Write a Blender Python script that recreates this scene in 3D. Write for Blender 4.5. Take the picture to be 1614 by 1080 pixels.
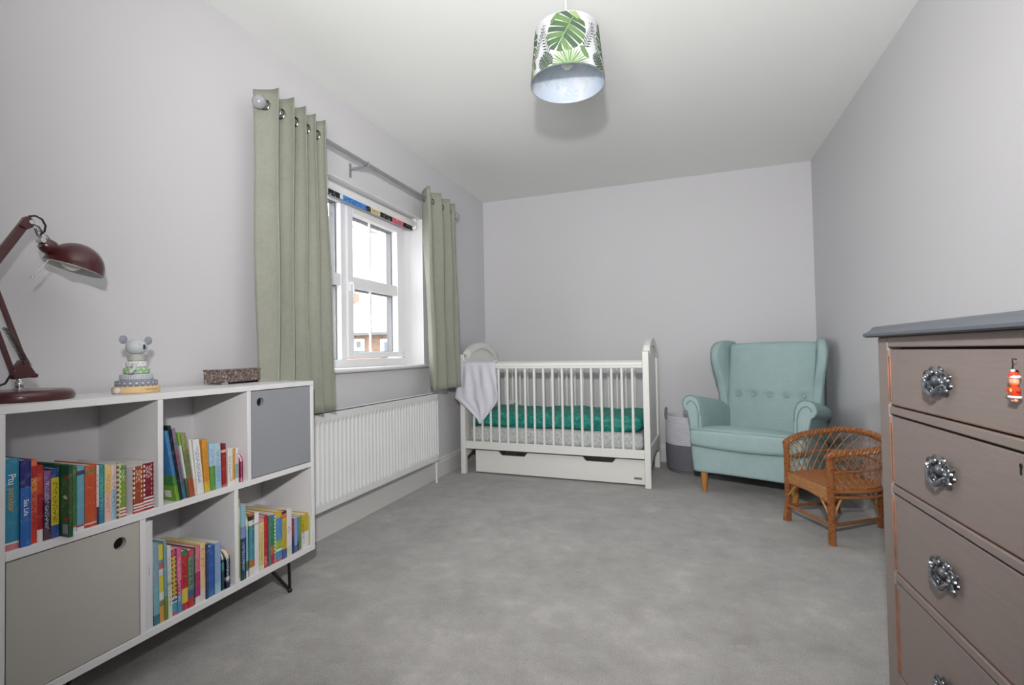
import bpy, bmesh, math, random
from mathutils import Vector, Matrix
random.seed(7)
PI = math.pi
for o in list(bpy.data.objects): bpy.data.objects.remove(o)
SC = bpy.context.scene
COL = SC.collection

# ---------------------------------------------------------------- camera, world, lights, exposure
W, D, H, FRONT = 2.773, 4.356, 2.40, -0.95
cam_d = bpy.data.cameras.new('camera'); cam = bpy.data.objects.new('camera', cam_d); COL.objects.link(cam)
cam_d.sensor_width = 36.0; cam_d.lens = 770.98 * 36 / 1614; cam_d.clip_start = 0.02
r_ = Vector((0.9430, 0.3323, -0.0185)); f_ = Vector((-0.3319, 0.9431, 0.0211)).normalized()
u_ = r_.cross(f_).normalized(); r_ = f_.cross(u_).normalized()
cam.matrix_world = Matrix(((r_.x, u_.x, -f_.x, 1.8051), (r_.y, u_.y, -f_.y, 0.0), (r_.z, u_.z, -f_.z, 0.9434), (0, 0, 0, 1)))
SC.camera = cam
SC.view_settings.view_transform = 'Standard'; SC.view_settings.look = 'None'
SC.view_settings.gamma = 1; SC.view_settings.use_curve_mapping = False
SC.view_settings.exposure = 0.62

world = bpy.data.worlds.new('overcast_sky'); SC.world = world; world.use_nodes = True
bg = world.node_tree.nodes['Background']; bg.inputs[0].default_value = (0.96, 0.98, 1.0, 1); bg.inputs[1].default_value = 4.4

flash_d = bpy.data.lights.new('camera_flash', 'SPOT'); flash_d.energy = 124; flash_d.shadow_soft_size = 0.035; flash_d.spot_size = math.radians(119); flash_d.spot_blend = 1.0
flash_d.color = (1.0, 0.985, 0.97)
flash = bpy.data.objects.new('camera_flash', flash_d); COL.objects.link(flash); flash.location = (1.79, -0.05, 1.33)
flash.rotation_euler = Vector((-.20, 1.0, -.04)).to_track_quat('-Z', 'Y').to_euler()
# the flash head's second burst, thrown up at the ceiling for bounced fill
bnc_d = bpy.data.lights.new('bounce_flash', 'SPOT'); bnc_d.energy = 110; bnc_d.spot_size = math.radians(125); bnc_d.spot_blend = .8; bnc_d.shadow_soft_size = .42
bnc_d.color = (1.0, 0.985, 0.97)
bnc = bpy.data.objects.new('bounce_flash', bnc_d); COL.objects.link(bnc); bnc.location = (1.62, -0.10, 1.30)
bnc.rotation_euler = Vector((.02, 1.2, 1.0)).to_track_quat('-Z', 'Y').to_euler()
# light portal in the window opening (guides sky sampling, emits nothing of its own)
por_d = bpy.data.lights.new('window_portal', 'AREA'); por_d.shape = 'RECTANGLE'; por_d.size = 1.08; por_d.size_y = 1.24
por_d.cycles.is_portal = True
por = bpy.data.objects.new('window_portal', por_d); COL.objects.link(por)
por.location = (-0.26, 2.555, 1.405); por.rotation_euler = (0, -PI / 2, 0)

# ---------------------------------------------------------------- materials
def lin(c):
    f = lambda v: (v / 255 / 12.92) if v / 255 <= 0.04045 else ((v / 255 + 0.055) / 1.055) ** 2.4
    return (f(c[0]), f(c[1]), f(c[2]), 1)

MATS = {}
class NT:
    def __init__(s, name):
        s.m = bpy.data.materials.new(name); s.m.use_nodes = True
        s.t = s.m.node_tree; s.n = s.t.nodes; s.b = s.n['Principled BSDF']
    def new(s, t, **k):
        n = s.n.new(t)
        for a, v in k.items(): setattr(n, a, v)
        return n
    def link(s, a, b): s.t.links.new(a, b)
    def tex(s, out='Object', scale=(1, 1, 1), rot=(0, 0, 0)):
        c = s.new('ShaderNodeTexCoord'); m = s.new('ShaderNodeMapping')
        m.inputs['Scale'].default_value = scale; m.inputs['Rotation'].default_value = rot
        s.link(c.outputs[out], m.inputs[0]); return m.outputs[0]
    def noise(s, vec, scale, detail=3, rough=.55):
        n = s.new('ShaderNodeTexNoise'); n.inputs['Scale'].default_value = scale
        n.inputs['Detail'].default_value = detail; n.inputs['Roughness'].default_value = rough
        s.link(vec, n.inputs['Vector']); return n.outputs['Fac']
    def math(s, op, a, b=None, clamp=False):
        n = s.new('ShaderNodeMath', operation=op, use_clamp=clamp)
        for i, v in enumerate((a, b)):
            if v is None: continue
            if isinstance(v, (int, float)): n.inputs[i].default_value = v
            else: s.link(v, n.inputs[i])
        return n.outputs[0]
    def mix(s, f, a, b):
        n = s.new('ShaderNodeMix', data_type='RGBA')
        for i, v in ((0, f), (6, a), (7, b)):
            if isinstance(v, (int, float)): n.inputs[i].default_value = v
            elif isinstance(v, tuple): n.inputs[i].default_value = v
            else: s.link(v, n.inputs[i])
        return n.outputs[2]
    def ramp(s, f, stops, interp='LINEAR'):
        n = s.new('ShaderNodeValToRGB'); cr = n.color_ramp; cr.interpolation = interp
        cr.elements[0].position = stops[0][0]; cr.elements[0].color = stops[0][1]
        cr.elements[1].position = stops[-1][0]; cr.elements[1].color = stops[-1][1]
        if len(stops) > 2:
            for p, c in stops[1:-1]:
                e = cr.elements.new(p); e.color = c
        s.link(f, n.inputs[0]); return n.outputs[0]
    def bump(s, h, strength, dist=.01):
        n = s.new('ShaderNodeBump'); n.inputs['Strength'].default_value = strength; n.inputs['Distance'].default_value = dist
        s.link(h, n.inputs['Height']); s.link(n.outputs[0], s.b.inputs['Normal'])
    def base(s, v):
        if isinstance(v, tuple): s.b.inputs['Base Color'].default_value = v
        else: s.link(v, s.b.inputs['Base Color'])

def mat(name, c, rough=.6, metal=0, c2=None, nscale=12, stretch=(1, 1, 1), bump=0, bscale=200, bdist=.002, spec=.5, coat=0, c2amt=.5, sheen=0):
    if name in MATS: return MATS[name]
    t = NT(name); t.b.inputs['Roughness'].default_value = rough; t.b.inputs['Metallic'].default_value = metal
    t.b.inputs['Specular IOR Level'].default_value = spec
    if coat: t.b.inputs['Coat Weight'].default_value = coat; t.b.inputs['Coat Roughness'].default_value = .12
    if sheen: t.b.inputs['Sheen Weight'].default_value = sheen
    v = t.tex('Object', stretch)
    c2 = c2 or tuple(max(0, x - 5) for x in c)
    n = t.noise(v, nscale, 4)
    f = t.math('MULTIPLY', t.math('SUBTRACT', n, .3), 2.0 * c2amt, clamp=True)
    t.base(t.mix(f, lin(c), lin(c2)))
    if bump: t.bump(t.noise(t.tex('Object', stretch), bscale, 3), bump, bdist)
    MATS[name] = t.m; return t.m

def weave_mat(name, c, c2, scale=420, bump=.35, blotch=9, rough=.9):
    t = NT(name); t.b.inputs['Roughness'].default_value = rough; t.b.inputs['Specular IOR Level'].default_value = .2
    a = t.noise(t.tex('Object', (scale * .12, scale * .12, scale)), 1.0, 2)
    b = t.noise(t.tex('Object', (scale, scale, scale * .12)), 1.0, 2)
    w = t.math('MULTIPLY', t.math('ADD', a, b), .5)
    blot = t.noise(t.tex('Object'), blotch, 3)
    f = t.math('MULTIPLY', t.math('SUBTRACT', t.math('ADD', t.math('MULTIPLY', w, .8), t.math('MULTIPLY', blot, .35)), .36), 2.2, clamp=True)
    t.base(t.mix(f, lin(c), lin(c2))); t.bump(w, bump, .0015)
    MATS[name] = t.m; return t.m

M_wall = mat('painted_plaster_grey', (208, 207, 210), .85, c2=(205, 204, 208), nscale=3, bump=.12, bscale=260, bdist=.0006, spec=.25)
M_ceil = mat('painted_ceiling_white', (237, 238, 236), .9, c2=(234, 235, 233), nscale=3, bump=.08, bscale=200, bdist=.0006, spec=.2)
M_trim = mat('white_gloss_trim', (214, 213, 211), .38, c2=(210, 209, 208), nscale=5)
M_upvc = mat('white_upvc', (240, 240, 243), .3, c2=(238, 238, 241), nscale=5)
M_grey_frame = mat('anthracite_frame', (92, 94, 97), .45, nscale=5)
M_sill = mat('window_board_white', (230, 230, 230), .35, nscale=5)
M_radiator = mat('white_enamel', (222, 223, 223), .32, c2=(219, 220, 220), nscale=4)
M_white = mat('white_laminate', (226, 225, 226), .4, c2=(222, 221, 223), nscale=4)
M_backpanel = mat('white_back_panel', (214, 213, 217), .55, nscale=4)
M_door_grey = mat('grey_door_laminate', (146, 149, 155), .5, c2=(143, 146, 152), nscale=4)
M_door_taupe = mat('taupe_door_laminate', (182, 178, 171), .5, c2=(179, 175, 168), nscale=4)
M_black = mat('black_metal', (18, 18, 19), .35, nscale=8)
M_hole = mat('dark_cavity', (12, 12, 13), .9, nscale=8)
M_chrome = mat('chrome', (205, 205, 205), .14, 1, nscale=8)
M_rod = mat('satin_grey_metal', (150, 151, 155), .35, .35, nscale=8)
M_nickel = mat('dark_eyelet_metal', (120, 118, 112), .25, .9, nscale=8)
M_page = mat('page_edges', (222, 216, 202), .85, c2=(196, 190, 178), nscale=60, stretch=(.2, 6, .2))
M_crib = mat('cream_painted_wood', (233, 233, 229), .42, c2=(229, 229, 225), nscale=6)
M_sheet = None
M_maroon = mat('maroon_enamel', (72, 18, 24), .28, c2=(66, 16, 22), nscale=6, coat=.4)
M_shade_in = mat('white_enamel_inside', (225, 228, 224), .4, nscale=6)
M_cable = mat('black_rubber', (20, 20, 20), .55, nscale=9)
M_leg_oak = mat('oiled_oak', (196, 140, 78), .45, c2=(176, 120, 62), nscale=18, stretch=(6, 6, .6), c2amt=.8)
M_oak_pale = mat('pale_birch', (226, 196, 150), .5, c2=(206, 170, 118), nscale=30, stretch=(1, 1, 6), c2amt=.8)
M_armchair = weave_mat('pale_teal_linen', (168, 191, 191), (150, 174, 175), 300, .35)
M_piping = mat('teal_piping', (122, 146, 146), .85, nscale=30)
M_curtain = weave_mat('sage_linen', (155, 157, 145), (136, 139, 127), 380, .45)
M_towel = mat('white_muslin', (226, 226, 236), .95, c2=(214, 214, 226), nscale=20, bump=.5, bscale=420, bdist=.002, spec=.1)
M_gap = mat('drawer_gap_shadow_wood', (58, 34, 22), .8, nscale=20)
M_rope_w = None

def _carpet():
    t = NT('grey_plush_carpet'); t.b.inputs['Roughness'].default_value = 1.0; t.b.inputs['Specular IOR Level'].default_value = .08
    t.b.inputs['Sheen Weight'].default_value = .25
    v = t.tex('Object')
    big = t.noise(v, 3.2, 6, .66); mid = t.noise(v, 11, 5, .65); fine = t.noise(v, 190, 3, .7)
    f = t.math('ADD', t.math('MULTIPLY', big, .62), t.math('MULTIPLY', mid, .38))
    c = t.ramp(f, [(.34, lin((168, 165, 163))), (.46, lin((182, 180, 178))), (.56, lin((193, 191, 189))), (.66, lin((212, 209, 206)))])
    sc = t.noise(t.tex('Object', (1, 2.0, 1), (0, 0, .5)), 5.5, 6, .74)
    c = t.mix(t.math('MULTIPLY', t.math('SUBTRACT', sc, .60, clamp=True), 3.5, clamp=True), c, lin((226, 223, 220)))
    c = t.mix(t.math('MULTIPLY', t.math('SUBTRACT', .40, sc, clamp=True), 2.0, clamp=True), c, lin((158, 155, 153)))
    g = t.mix(t.math('MULTIPLY', t.math('SUBTRACT', fine, .35), 1.6, clamp=True), lin((172, 170, 168)), lin((255, 255, 255)))
    mm = t.new('ShaderNodeMix', data_type='RGBA', blend_type='MULTIPLY'); mm.inputs[0].default_value = .72
    t.link(c, mm.inputs[6]); t.link(g, mm.inputs[7]); t.base(mm.outputs[2])
    h = t.math('ADD', t.math('MULTIPLY', fine, .4), t.math('MULTIPLY', t.noise(v, 60, 4), .6))
    t.bump(h, .8, .006)
    return t.m
M_carpet = _carpet()

def _glass():
    t = NT('clear_glass'); o = t.n['Material Output']
    tr = t.new('ShaderNodeBsdfTransparent'); gl = t.new('ShaderNodeBsdfGlossy'); gl.inputs['Roughness'].default_value = .02
    mx = t.new('ShaderNodeMixShader'); mx.inputs[0].default_value = .05
    t.link(tr.outputs[0], mx.inputs[1]); t.link(gl.outputs[0], mx.inputs[2]); t.link(mx.outputs[0], o.inputs[0])
    return t.m
M_glass = _glass()

def _crown(name, wood, c, c2):   # dresser paint worn at the edges
    t = NT(name); t.b.inputs['Roughness'].default_value = .62; t.b.inputs['Specular IOR Level'].default_value = .35
    n = t.noise(t.tex('Object', (1, .35, 5)), 26, 5, .7)
    f = t.math('MULTIPLY', t.math('SUBTRACT', n, .35), 1.6, clamp=True)
    t.base(t.mix(f, lin(c), lin(c2))); t.bump(t.noise(t.tex('Object', (1, .3, 6)), 60, 3), .15, .001)
    return t.m
M_taupe = _crown('taupe_chalk_paint', None, (139, 127, 122), (127, 115, 110))
M_topgrey = _crown('blue_grey_chalk_paint', None, (100, 104, 111), (90, 94, 101))
M_worn = mat('worn_orange_wood_edge', (158, 108, 84), .6, c2=(112, 90, 80), nscale=30, stretch=(1, .4, .5), c2amt=1.3)
M_pull = mat('burnished_pewter', (150, 154, 160), .34, .9, c2=(66, 69, 74), nscale=55, c2amt=.9)

def _wicker(name, c, c2, sc):
    t = NT(name); t.b.inputs['Roughness'].default_value = .38; t.b.inputs['Specular IOR Level'].default_value = .5
    n = t.noise(t.tex('Object'), sc, 4, .7)
    f = t.math('MULTIPLY', t.math('SUBTRACT', n, .32), 2.4, clamp=True)
    t.base(t.mix(f, lin(c), lin(c2))); t.bump(n, .4, .002)
    return t.m
M_cane = _wicker('varnished_cane', (180, 116, 66), (108, 62, 32), 90)
M_cane_l = _wicker('light_cane_strand', (204, 152, 100), (152, 98, 54), 90)

# ---------------------------------------------------------------- mesh helpers
class MB:
    def __init__(s): s.v = []; s.f = []; s.mi = []; s.cur = 0
    def add(s, vs, fs):
        n = len(s.v); s.v += [tuple(v) for v in vs]; s.f += [tuple(n + i for i in f) for f in fs]; s.mi += [s.cur] * len(fs); return s
    def box(s, x0, x1, y0, y1, z0, z1):
        return s.add([(x, y, z) for z in (z0, z1) for y in (y0, y1) for x in (x0, x1)],
                     [(0, 2, 3, 1), (4, 5, 7, 6), (0, 1, 5, 4), (2, 6, 7, 3), (0, 4, 6, 2), (1, 3, 7, 5)])
    def tube(s, pts, r, n=8, closed=False, cap=True):
        pts = [Vector(p) for p in pts]; m = len(pts)
        rs = r if isinstance(r, (list, tuple)) else [r] * m
        vs = []; nrm = None
        for i, p in enumerate(pts):
            a = pts[(i - 1) % m] if (closed or i > 0) else p
            b = pts[(i + 1) % m] if (closed or i < m - 1) else p
            t = (b - a).normalized()
            if nrm is None:
                nrm = t.orthogonal().normalized()
            nrm = (nrm - t * nrm.dot(t))
            if nrm.length < 1e-6: nrm = t.orthogonal()
            nrm.normalize(); bn = t.cross(nrm)
            for k in range(n):
                a_ = 2 * PI * k / n; vs.append(p + (nrm * math.cos(a_) + bn * math.sin(a_)) * rs[i])
        fs = []
        for i in range(m if closed else m - 1):
            j = (i + 1) % m
            for k in range(n):
                k2 = (k + 1) % n; fs.append((i * n + k, i * n + k2, j * n + k2, j * n + k))
        if cap and not closed:
            fs.append(tuple(reversed(range(n)))); fs.append(tuple((m - 1) * n + k for k in range(n)))
        return s.add(vs, fs)
    def lathe(s, prof, n=32, c=(0, 0, 0), axis=(0, 0, 1), cap=False):
        ax = Vector(axis).normalized(); q = Vector((0, 0, 1)).rotation_difference(ax); c = Vector(c)
        vs = []
        for r, z in prof:
            for k in range(n):
                a = 2 * PI * k / n; vs.append(c + q @ Vector((r * math.cos(a), r * math.sin(a), z)))
        fs = []
        for i in range(len(prof) - 1):
            for k in range(n):
                k2 = (k + 1) % n; fs.append((i * n + k, i * n + k2, (i + 1) * n + k2, (i + 1) * n + k))
        if cap:
            fs.append(tuple(reversed(range(n)))); fs.append(tuple((len(prof) - 1) * n + k for k in range(n)))
        return s.add(vs, fs)
    def prism(s, poly, fn0, fn1):   # poly list of 2d, fn maps to 3d for both ends
        n = len(poly); vs = [fn0(*p) for p in poly] + [fn1(*p) for p in poly]
        fs = [tuple(reversed(range(n))), tuple(range(n, 2 * n))]
        for i in range(n):
            j = (i + 1) % n; fs.append((i, j, n + j, n + i))
        return s.add(vs, fs)
    def sphere(s, c, r, n=12, sc=(1, 1, 1)):
        m = max(4, n // 2); vs = []; fs = []
        for i in range(m + 1):
            th = PI * i / m
            for k in range(n):
                a = 2 * PI * k / n
                vs.append((c[0] + sc[0] * r * math.sin(th) * math.cos(a), c[1] + sc[1] * r * math.sin(th) * math.sin(a), c[2] + sc[2] * r * math.cos(th)))
        for i in range(m):
            for k in range(n):
                k2 = (k + 1) % n; fs.append((i * n + k, (i + 1) * n + k, (i + 1) * n + k2, i * n + k2))
        return s.add(vs, fs)
    def grid(s, fn, nu, nv, closed_u=False):
        vs = [fn(i / (nu if closed_u else nu), j / nv) for j in range(nv + 1) for i in range(nu + (0 if closed_u else 1))]
        w = nu if closed_u else nu + 1; fs = []
        for j in range(nv):
            for i in range(nu):
                i2 = (i + 1) % w; fs.append((j * w + i, j * w + i2, (j + 1) * w + i2, (j + 1) * w + i))
        return s.add(vs, fs)
    def build(s, name, m, parent=None, smooth=False, bevel=0, seg=2, weld=False, subsurf=0, solid=0, loc=None):
        me = bpy.data.meshes.new(name); me.from_pydata([tuple(v) for v in s.v], [], s.f)
        bm = bmesh.new(); bm.from_mesh(me)
        if weld: bmesh.ops.remove_doubles(bm, verts=bm.verts, dist=1e-5)
        bmesh.ops.recalc_face_normals(bm, faces=bm.faces); 
        if weld: bm.to_mesh(me)
        else:
            bm.to_mesh(me)
        bm.free()
        ms = m if isinstance(m, (list, tuple)) else [m]
        for x in ms: me.materials.append(x)
        if len(ms) > 1 and len(s.mi) == len(me.polygons):
            me.polygons.foreach_set('material_index', s.mi)
        if smooth:
            me.polygons.foreach_set('use_smooth', [True] * len(me.polygons))
            if smooth != 'all': me.set_sharp_from_angle(angle=math.radians(38))
        me.update()
        o = bpy.data.objects.new(name, me); COL.objects.link(o)
        if loc: o.location = loc
        if parent: o.parent = parent
        if solid:
            q = o.modifiers.new('solid', 'SOLIDIFY'); q.thickness = solid; q.offset = 0
        if bevel:
            q = o.modifiers.new('bevel', 'BEVEL'); q.width = bevel; q.segments = seg; q.limit_method = 'ANGLE'; q.angle_limit = math.radians(40)
            q.harden_normals = False
        if subsurf:
            q = o.modifiers.new('sub', 'SUBSURF'); q.levels = subsurf; q.render_levels = subsurf
        return o

def tag(o, label=None, cat=None, group=None, kind=None):
    for k, v in (('label', label), ('category', cat), ('group', group), ('kind', kind)):
        if v: o[k] = v
    return o
def empty(name, loc, rz=0, label=None, cat=None, group=None):
    o = bpy.data.objects.new(name, None); COL.objects.link(o); o.location = loc; o.rotation_euler = (0, 0, rz)
    o.empty_display_size = .05
    return tag(o, label, cat, group)
def struct(o): o['kind'] = 'structure'; return o
def box_o(name, x0, x1, y0, y1, z0, z1, m, parent=None, bevel=0, seg=2, **k):
    return MB().box(x0, x1, y0, y1, z0, z1).build(name, m, parent, bevel=bevel, seg=seg, smooth=bool(bevel), **k)

def rbox(half, r, n=8, deform=None, c=(0, 0, 0)):   # rounded box as one welded grid; returns MB
    b = MB(); hx, hy, hz = half
    def pt(p):
        inner = Vector([max(-h + r, min(h - r, q)) for q, h in zip(p, half)])
        d = Vector(p) - inner
        q = inner + d.normalized() * r if d.length > 1e-9 else Vector(p)
        if deform: q = Vector(deform(q.x, q.y, q.z))
        return q + Vector(c)
    def sp(t, h):   # denser near the edges
        e = r / h * 1.0
        k = (t * 2 - 1)
        return h * math.copysign(abs(k) ** .8, k) if False else h * math.sin(k * PI / 2) * .35 + h * k * .65
    for ax in range(3):
        for sg in (-1, 1):
            o1, o2 = [a for a in range(3) if a != ax]
            def fn(u, v):
                p = [0, 0, 0]; p[ax] = sg * half[ax]; p[o1] = sp(u, half[o1]); p[o2] = sp(v, half[o2]); return pt(p)
            b.grid(fn, n, n)
    return b

def text_mesh(body, size, m, name, parent, mw, extrude=0.0, align='CENTER', xscale=1.0):
    c = bpy.data.curves.new(name, 'FONT'); c.body = body; c.size = size; c.extrude = extrude
    c.align_x = align; c.align_y = 'CENTER'; c.resolution_u = 2
    o = bpy.data.objects.new(name, c); COL.objects.link(o)
    dg = bpy.context.evaluated_depsgraph_get(); me = bpy.data.meshes.new_from_object(o.evaluated_get(dg))
    bpy.data.objects.remove(o); bpy.data.curves.remove(c)
    me.transform(Matrix.Diagonal((xscale, 1, 1, 1))); me.transform(mw); me.materials.clear(); me.materials.append(m)
    t = bpy.data.objects.new(name, me); COL.objects.link(t); t.parent = parent; return t

# ---------------------------------------------------------------- room shell
OY0, OY1, OZ0, OZ1 = 1.93, 3.18, .862, 1.945       # window opening in the left wall
TH = .30
struct(box_o('floor', -TH, W + .1, FRONT - .1, D + .1, -.12, 0, M_carpet))
struct(box_o('ceiling', -TH, W + .1, FRONT - .1, D + .1, H, H + .12, M_ceil))
wl = MB()
wl.box(-TH, 0, FRONT - .1, OY0, 0, H); wl.box(-TH, 0, OY1, D + .1, 0, H)
wl.box(-TH, 0, OY0, OY1, 0, OZ0); wl.box(-TH, 0, OY0, OY1, OZ1, H)
struct(wl.build('wall_left', M_wall))
struct(box_o('wall_back', 0, W, D, D + .1, 0, H, M_wall))
struct(box_o('wall_right', W, W + .1, FRONT - .1, D + .1, 0, H, M_wall))
struct(box_o('wall_front', 0, W, FRONT - .1, FRONT, 0, H, M_wall))
def baseboard(name, p0, p1, nrm):
    prof = [(0, 0), (.018, 0), (.018, .112), (.013, .120), (.013, .128), (.008, .140), (.0, .145)]
    p0 = Vector(p0); p1 = Vector(p1); nr = Vector(nrm)
    b = MB(); b.prism(prof, lambda a, z: p0 + nr * a + Vector((0, 0, z)), lambda a, z: p1 + nr * a + Vector((0, 0, z)))
    return struct(b.build(name, M_trim))
baseboard('baseboard_left', (0, FRONT, 0), (0, D, 0), (1, 0, 0))
baseboard('baseboard_back', (0.018, D, 0), (W - .018, D, 0), (0, -1, 0))
baseboard('baseboard_right', (W, FRONT, 0), (W, D, 0), (-1, 0, 0))
baseboard('baseboard_front', (0.018, FRONT, 0), (W - .018, FRONT, 0), (0, 1, 0))
# smooth white reveal lining of the window opening
rv = MB()
e = .004
rv.box(-.21, -.0005, OY1 - e, OY1 + .001, OZ0, OZ1); rv.box(-.21, -.0005, OY0 - .001, OY0 + e, OZ0, OZ1)
rv.box(-.21, -.0005, OY0, OY1, OZ1 - e, OZ1 + .001)
struct(rv.build('trim_1', mat('reveal_white_paint', (228, 228, 230), .7, nscale=4)))
# window board
sb = MB(); prof = [(-.14, 0), (.022, 0), (.032, .004), (.036, .012), (.032, .020), (.022, .024), (-.14, .024)]
sb.prism(prof, lambda a, z: (a, OY0 + .0, .848 + z), lambda a, z: (a, OY1 - .0, .848 + z))
sb.box(.0005, .030, OY0 - .03, OY1 + .03, .849, .871)
struct(sb.build('trim_2', M_sill, smooth=True, bevel=.003))

# ---------------------------------------------------------------- window
FX = -.145
win = empty('window_1', (0, 0, 0)); win['kind'] = 'structure'
fr = MB()
fr.box(FX - .06, FX, 3.118, OY1, OZ0 + .01, OZ1); fr.box(FX - .06, FX, OY0, 1.985, OZ0 + .01, OZ1)
fr.box(FX - .06, FX, 1.985, 3.118, OZ0 + .01, .922); fr.box(FX - .06, FX, 1.985, 3.118, 1.882, OZ1)
fr.box(FX - .06, FX, 2.445, 2.492, .922, 1.882)
fr.build('window_frame', M_upvc, win, bevel=.004, smooth=True)
# fixed left light: transom
b = MB(); b.box(FX - .03, FX - .006, 1.985, 2.445, 1.373, 1.444); b.build('transom_bar', M_upvc, win, bevel=.003, smooth=True)
# opening sash on the right
sx = FX + .012
sa = MB()
sa.box(FX - .045, sx, 2.492, 2.548, .930, 1.876); sa.box(FX - .045, sx, 3.046, 3.112, .930, 1.876)
sa.box(FX - .045, sx, 2.548, 3.046, .930, .968); sa.box(FX - .045, sx, 2.548, 3.046, 1.832, 1.876)
sash = sa.build('sash', M_upvc, win, bevel=.004, smooth=True)
box_o('transom_bar', FX - .03, sx - .004, 2.548, 3.046, 1.368, 1.440, M_upvc, sash, bevel=.003)
for (y0, y1, z0, z1) in ((1.985, 2.445, .922, 1.373), (1.985, 2.445, 1.444, 1.882), (2.548, 3.046, .968, 1.368), (2.548, 3.046, 1.440, 1.832)):
    box_o('pane', FX - .032, FX - .028, y0 - .004, y1 + .004, z0 - .004, z1 + .004, M_glass, win)
    yc = (y0 + y1) / 2 - .03 * (y0 > 2.5)
    box_o('glazing_bar', FX - .030, FX - .018, yc - .006, yc + .006, z0, z1, M_upvc, win)
    # anthracite outer bead seen through the glass
    g = MB()
    g.box(FX - .075, FX - .034, y1 - .012, y1 + .01, z0, z1); g.box(FX - .075, FX - .034, y0 - .01, y0 + .012, z0, z1)
    g.box(FX - .075, FX - .034, y0, y1, z1 - .006, z1 + .01); g.box(FX - .075, FX - .034, y0, y1, z0 - .01, z0 + .004)
    g.build('outer_bead', M_grey_frame, win)
g = MB().box(FX - .0, FX + .003, 3.112, 3.1165, .93, 1.876); g.build('gasket', M_grey_frame, win)
hd = MB(); hd.box(sx, sx + .010, 2.506, 2.528, 1.34, 1.40); hd.box(sx + .010, sx + .024, 2.508, 2.526, 1.385, 1.40); hd.tube([(sx + .022, 2.517, 1.395), (sx + .026, 2.517, 1.35), (sx + .024, 2.517, 1.30)], [.006, .006, .005], 8)
hd.build('window_handle', M_upvc, win, smooth=True)
hg = MB(); hg.box(sx - .002, sx + .003, 3.09, 3.125, .925, .932); hg.box(sx - .002, sx + .003, 3.10, 3.125, .955, .962)
hg.build('hinge', M_chrome, win)

# roller blind, rolled up, with a printed strip showing
bl = empty('roller_blind', (-.06, 0, 0), 0, 'white roller blind rolled up at the window head, patterned black strip showing', 'blind')
b = MB(); b.lathe([(.0, 0), (.030, 0), (.030, .93), (0, .93)], 28, (0, 2.205, 1.902), (0, 1, 0)); b.build('roller', mat('blind_backing_white', (232, 232, 232), .6, nscale=6), bl, smooth=True)
hx = .029
strips = [(2.205, 2.30, (22, 22, 24)), (2.30, 2.545, (48, 120, 200)), (2.545, 2.59, (22, 22, 24)), (2.59, 2.69, (222, 208, 160)), (2.69, 2.83, (26, 26, 28)), (2.83, 2.965, (214, 92, 108)), (2.965, 3.085, (22, 22, 24))]
hem = box_o('hem_bar', hx - .003, hx, 2.205, 3.09, 1.842, 1.874, mat('blind_fabric_black', (24, 24, 26), .8, nscale=9), bl)
def _print_strip():
    t = NT('blind_print'); t.b.inputs['Roughness'].default_value = .8
    c = t.new('ShaderNodeTexCoord'); s_ = t.new('ShaderNodeSeparateXYZ'); t.link(c.outputs['Object'], s_.inputs[0])
    f = t.math('DIVIDE', t.math('SUBTRACT', s_.outputs[1], 2.205), .885)
    st = [((a - 2.205) / .885, lin(cc)) for a, b_, cc in strips]
    base = t.ramp(f, st, 'CONSTANT')
    n = t.noise(t.tex('Object', (1, 1, 1)), 70, 2)
    t.base(t.mix(t.math('MULTIPLY', t.math('GREATER_THAN', n, .60), .35), base, lin((240, 240, 240)))); return t.m
hem.data.materials[0] = _print_strip()
box_o('cloud_print', hx + .0002, hx + .0012, 2.30, 2.325, 1.844, 1.872, mat('print_white', (222, 228, 238), .8), bl)
text_mesh('EACH', .024, mat('print_navy', (50, 46, 40), .8), 'lettering', bl, Matrix.Translation((hx + .001, 2.64, 1.858)) @ Matrix(((0, 0, 1, 0), (1, 0, 0, 0), (0, 1, 0, 0), (0, 0, 0, 1))))
for yb in (3.135, 2.18): box_o('bracket', -.03, .03, yb, yb + .022, 1.865, 1.9405, M_upvc, bl, bevel=.003)
ch = MB()
for k in range(50): ch.sphere((.02, 3.148, 1.868 - k * .019), .0032, 6)
ch.tube([(.02, 3.148, 1.868), (.02, 3.148, .93)], .0008, 4)
ch.build('bead_chain', M_upvc, bl)['kind'] = 'stuff'

# ---------------------------------------------------------------- curtain pole and curtains
RX, RZ = .115, 2.038
po = empty('curtain_pole', (RX, 0, RZ), 0, 'grey metal curtain pole with ball ends above the window', 'curtain pole')
MB().tube([(0, 1.63, 0), (0, 3.48, 0)], .0125, 14).build('pole', M_rod, po, smooth=True)
for y, s in ((1.60, -1), (3.507, 1)):
    b = MB(); b.sphere((0, y, 0), .029, 20); b.lathe([(.0, -.028), (.016, -.028), (.012, -.04), (.017, -.05), (.017, -.055), (0, -.055)], 16, (0, y, 0), (0, s, 0))
    b.build('finial', mat('grey_ball_finial', (168, 168, 173), .18, .2), po, smooth=True)
for y in (1.70, 2.35, 3.44):
    b = MB(); b.box(-RX + .0005, -RX + .006, y - .008, y + .008, -.06, .02); b.box(-RX + .004, -.012, y - .005, y + .005, -.018, -.006)
    b.tube([(-.016, y, -.010), (-.012, y, -.018), (0, y, -.020), (.015, y, -.012), (.019, y, 0), (.012, y, .013)], .0042, 8)
    b.build('bracket', M_rod, po, smooth=True)

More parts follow.
